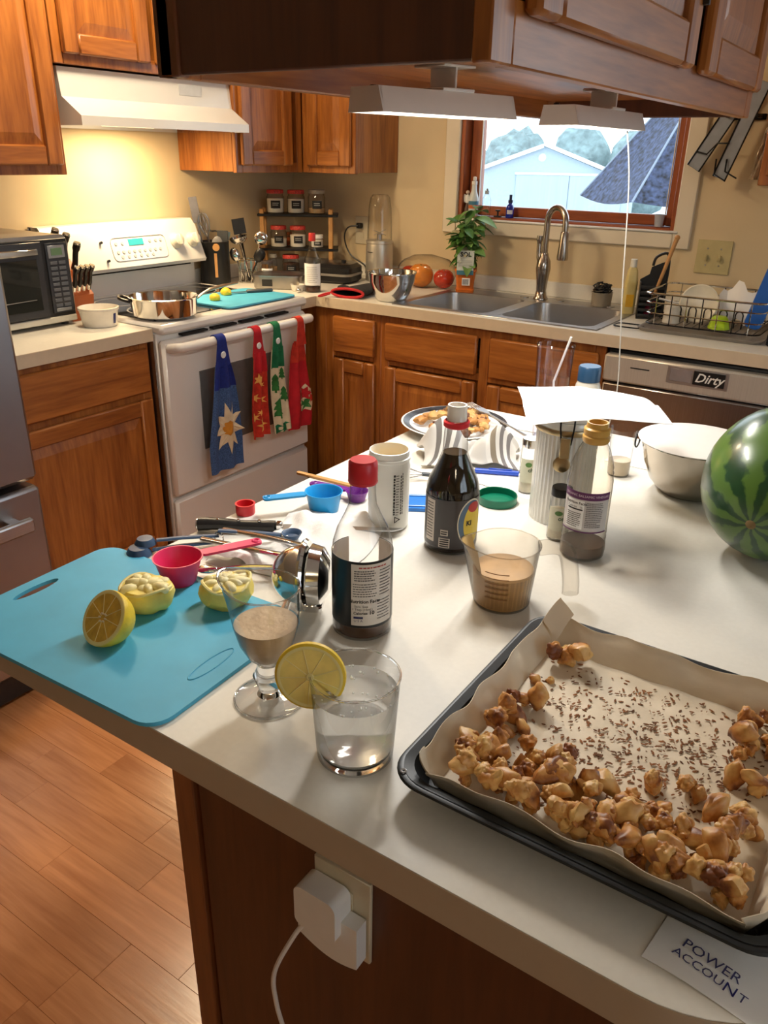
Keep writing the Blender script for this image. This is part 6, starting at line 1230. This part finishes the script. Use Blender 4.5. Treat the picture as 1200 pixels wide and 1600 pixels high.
def par(u, w):
    s, t = (u-.5)*2, (w-.5)*2
    def ax(q, h, wall):
        a = abs(q); sg = 1 if q > 0 else -1
        if a < .80: return sg*h*a/.80, 0
        k = (a-.80)/.20; return sg*(h+wall*min(1, k*1.1)), k
    x, kx = ax(s, HX-.034, .017); y, ky = ax(t, HY-.034, .017)
    k = max(kx, ky); wob = .5+.5*math.sin(9*s+2.2*t+1)+.35*math.sin(17*t+3*s)
    z = .004+.030*k**.8+k*(.005*wob)
    # bunched corners, one standing tall at the back left
    if kx > 0 and ky > 0: z += .006*kx*ky; x *= 1-.05*ky; y *= 1-.05*kx
    if s < -.78 and t > .78: z += .022*kx*ky; x += .01*ky
    ir = .0006*math.sin(s*21+t*9)+.0005*math.sin(t*27-s*6)
    x += .0025*math.sin(t*13+s)*kx; y += .0025*math.sin(s*15+t)*ky
    return Vector((x, y, z+ir+.0006))
ob('parchment_sheet', sheet(par, 60, 60, .0006), pmm, loc=(TX, TY, Z+.0022), label='crinkled brown parchment paper lining the baking tray', cat_='parchment')
# scorch marks and crumbs left on the parchment
rc_ = random.Random(31); gs = []
for i in range(900):
    x, y = rc_.gauss(.01, .065), rc_.gauss(.035, .06)
    if abs(x) > .125 or abs(y) > .128: continue
    s_ = rc_.uniform(.0007, .0024); a = rc_.gauss(.9, .9)
    g = xf(ico(1, 1), Matrix.Translation((x, y, .0062)) @ Matrix.Rotation(a, 4, 'Z') @ Matrix.Diagonal((s_*1.6, s_*.6, .0006, 1))); gs.append(g)
ob('browned_crumbs', cat(*gs), mk('scorch', (.20, .075, .022), .8, var=.6, scale=60), loc=(TX, TY, Z+.0022), label='scattered browned crumbs and scorch flecks on the parchment', cat_='crumbs', kind='stuff')
# cauliflower florets
m, nt, p = nodes('roasted_cauliflower'); L = nt.links
tcn = nt.nodes.new('ShaderNodeTexCoord'); oi = nt.nodes.new('ShaderNodeObjectInfo'); ad = nt.nodes.new('ShaderNodeVectorMath'); ad.operation = 'ADD'; L.new(tcn.outputs['Object'], ad.inputs[0]); L.new(oi.outputs['Random'], ad.inputs[1])
n1 = nt.nodes.new('ShaderNodeTexNoise'); n1.inputs['Scale'].default_value = 55; n1.inputs['Detail'].default_value = 4; L.new(ad.outputs[0], n1.inputs['Vector'])
sm = nt.nodes.new('ShaderNodeMath'); sm.operation = 'MULTIPLY_ADD'; sm.inputs[1].default_value = .22; L.new(oi.outputs['Random'], sm.inputs[0]); L.new(n1.outputs[0], sm.inputs[2])
rp = nt.nodes.new('ShaderNodeValToRGB'); el = rp.color_ramp.elements; el[0].position = .44; el[0].color = (.17, .045, .009, 1); el[1].position = .80; el[1].color = (.74, .48, .18, 1); e_ = el.new(.57); e_.color = (.50, .21, .045, 1)
L.new(sm.outputs[0], rp.inputs[0]); L.new(rp.outputs[0], p.inputs['Base Color']); p.inputs['Roughness'].default_value = .42; p.inputs['Subsurface Weight'].default_value = .12; p.inputs['Subsurface Radius'].default_value = (.006, .003, .001)
def floret(seed):
    g = ico(1, 4); out = []; off = Vector((seed*3.7, seed*1.9, 0))
    for q in g[0]:
        d_ = Vector(q); up_ = d_.z
        cell = noise.voronoi(d_*1.7+off)[0][0]; cell2 = noise.voronoi(d_*3.6+off)[0][0]
        hd_ = .82+.42*(.55-cell)+.09*(.4-cell2); k = 1/(1+math.exp(-(up_+.12)*7))
        r_ = hd_*k+(1-k)*(.45+.12*noise.noise(d_*2+off))
        ln = 1 if up_ > -.1 else 1.15
        out.append((d_.x*r_*.0105, d_.y*r_*.0105, d_.z*r_*.0105*ln*(.85 if up_ > 0 else 1.5)))
    return out, g[1]
def chunk(seed):
    g = ico(1, 3); out = []; off = Vector((seed*2.3, seed*5.1, 4))
    for q in g[0]:
        d_ = Vector(q); r_ = 1+.30*noise.noise(d_*1.3+off)+.10*noise.noise(d_*3.5+off)
        k = 1+.35*d_.z
        out.append((d_.x*r_*k*.0088, d_.y*r_*k*.0068, d_.z*r_*.0125))
    return out, g[1]
FL = [floret(0), chunk(1), floret(2), chunk(3), floret(4), chunk(5), floret(6)]; fproto = []
rv = random.Random(77)
spots = []
def put(x, y, n_=1, sx=.012, sy=.010, s0=.72, s1=1.2, zz=0):
    for _ in range(n_): spots.append((x+rv.gauss(0, sx), y+rv.gauss(0, sy), rv.uniform(s0, s1), zz))
put(2.488, -2.528, 1, 0, 0, 1.5, 1.6); put(2.502, -2.523, 1, 0, 0, 1.3, 1.4); put(2.474, -2.536, 1, 0, 0, 1.2, 1.3); put(2.476, -2.574, 2, .004, .008, .5, .7)
put(2.476, -2.635, 7, .010, .016); put(2.474, -2.690, 12, .012, .018); put(2.482, -2.735, 14, .014, .014); put(2.515, -2.715, 7, .014, .010); put(2.56, -2.715, 7, .018, .008); put(2.61, -2.715, 6, .018, .008); put(2.505, -2.760, 12, .016, .010); put(2.545, -2.745, 12, .016, .014); put(2.585, -2.745, 13, .018, .014); put(2.545, -2.785, 8, .02, .006); put(2.60, -2.780, 12, .022, .008)
put(2.640, -2.730, 14, .018, .020); put(2.660, -2.770, 14, .018, .012); put(2.690, -2.720, 12, .014, .020); put(2.705, -2.760, 10, .010, .014); put(2.700, -2.680, 8, .010, .016); put(2.625, -2.672, 2, .006, .006, .8, 1); put(2.655, -2.655, 3, .01, .01, .8, 1); put(2.585, -2.70, 3, .012, .006)
put(2.690, -2.56, 7, .010, .016); put(2.705, -2.61, 6, .010, .016); put(2.690, -2.515, 3, .008, .008)
hmap = {}
for i, (x, y, s_, zz) in enumerate(spots):
    x = min(max(x, TX-HX+.046), TX+HX-.044); y = min(max(y, TY-HY+.046), TY+HY-.044)
    k = i % 7
    h0 = 0
    for (X_, Y_, Z_, S_) in hmap.values():
        d_ = math.hypot(x-X_, y-Y_); rr_ = .0082*(s_+S_)
        if d_ < rr_: h0 = max(h0, Z_+.60*math.sqrt(max(0, rr_*rr_-d_*d_)))
    h0 = min(h0, .020); hmap[i] = (x, y, h0, s_)
    if len(fproto) < 7: o = ob('cauliflower_floret', FL[k], m); fproto.append(o)
    else: o = fproto[k].copy(); COL.objects.link(o)
    o.location = (x, y, Z+.0060+.0085*s_+h0); o.rotation_euler = (rv.gauss(0, .9)+(.5 if rv.random() < .5 else 1.5), rv.gauss(0, .5), rv.uniform(0, 6.28)); o.scale = (s_, s_, s_*rv.uniform(.9, 1.25))
    tag(o, 'roasted cauliflower floret lying on the parchment in the baking tray', 'cauliflower', 'roasted cauliflower florets')
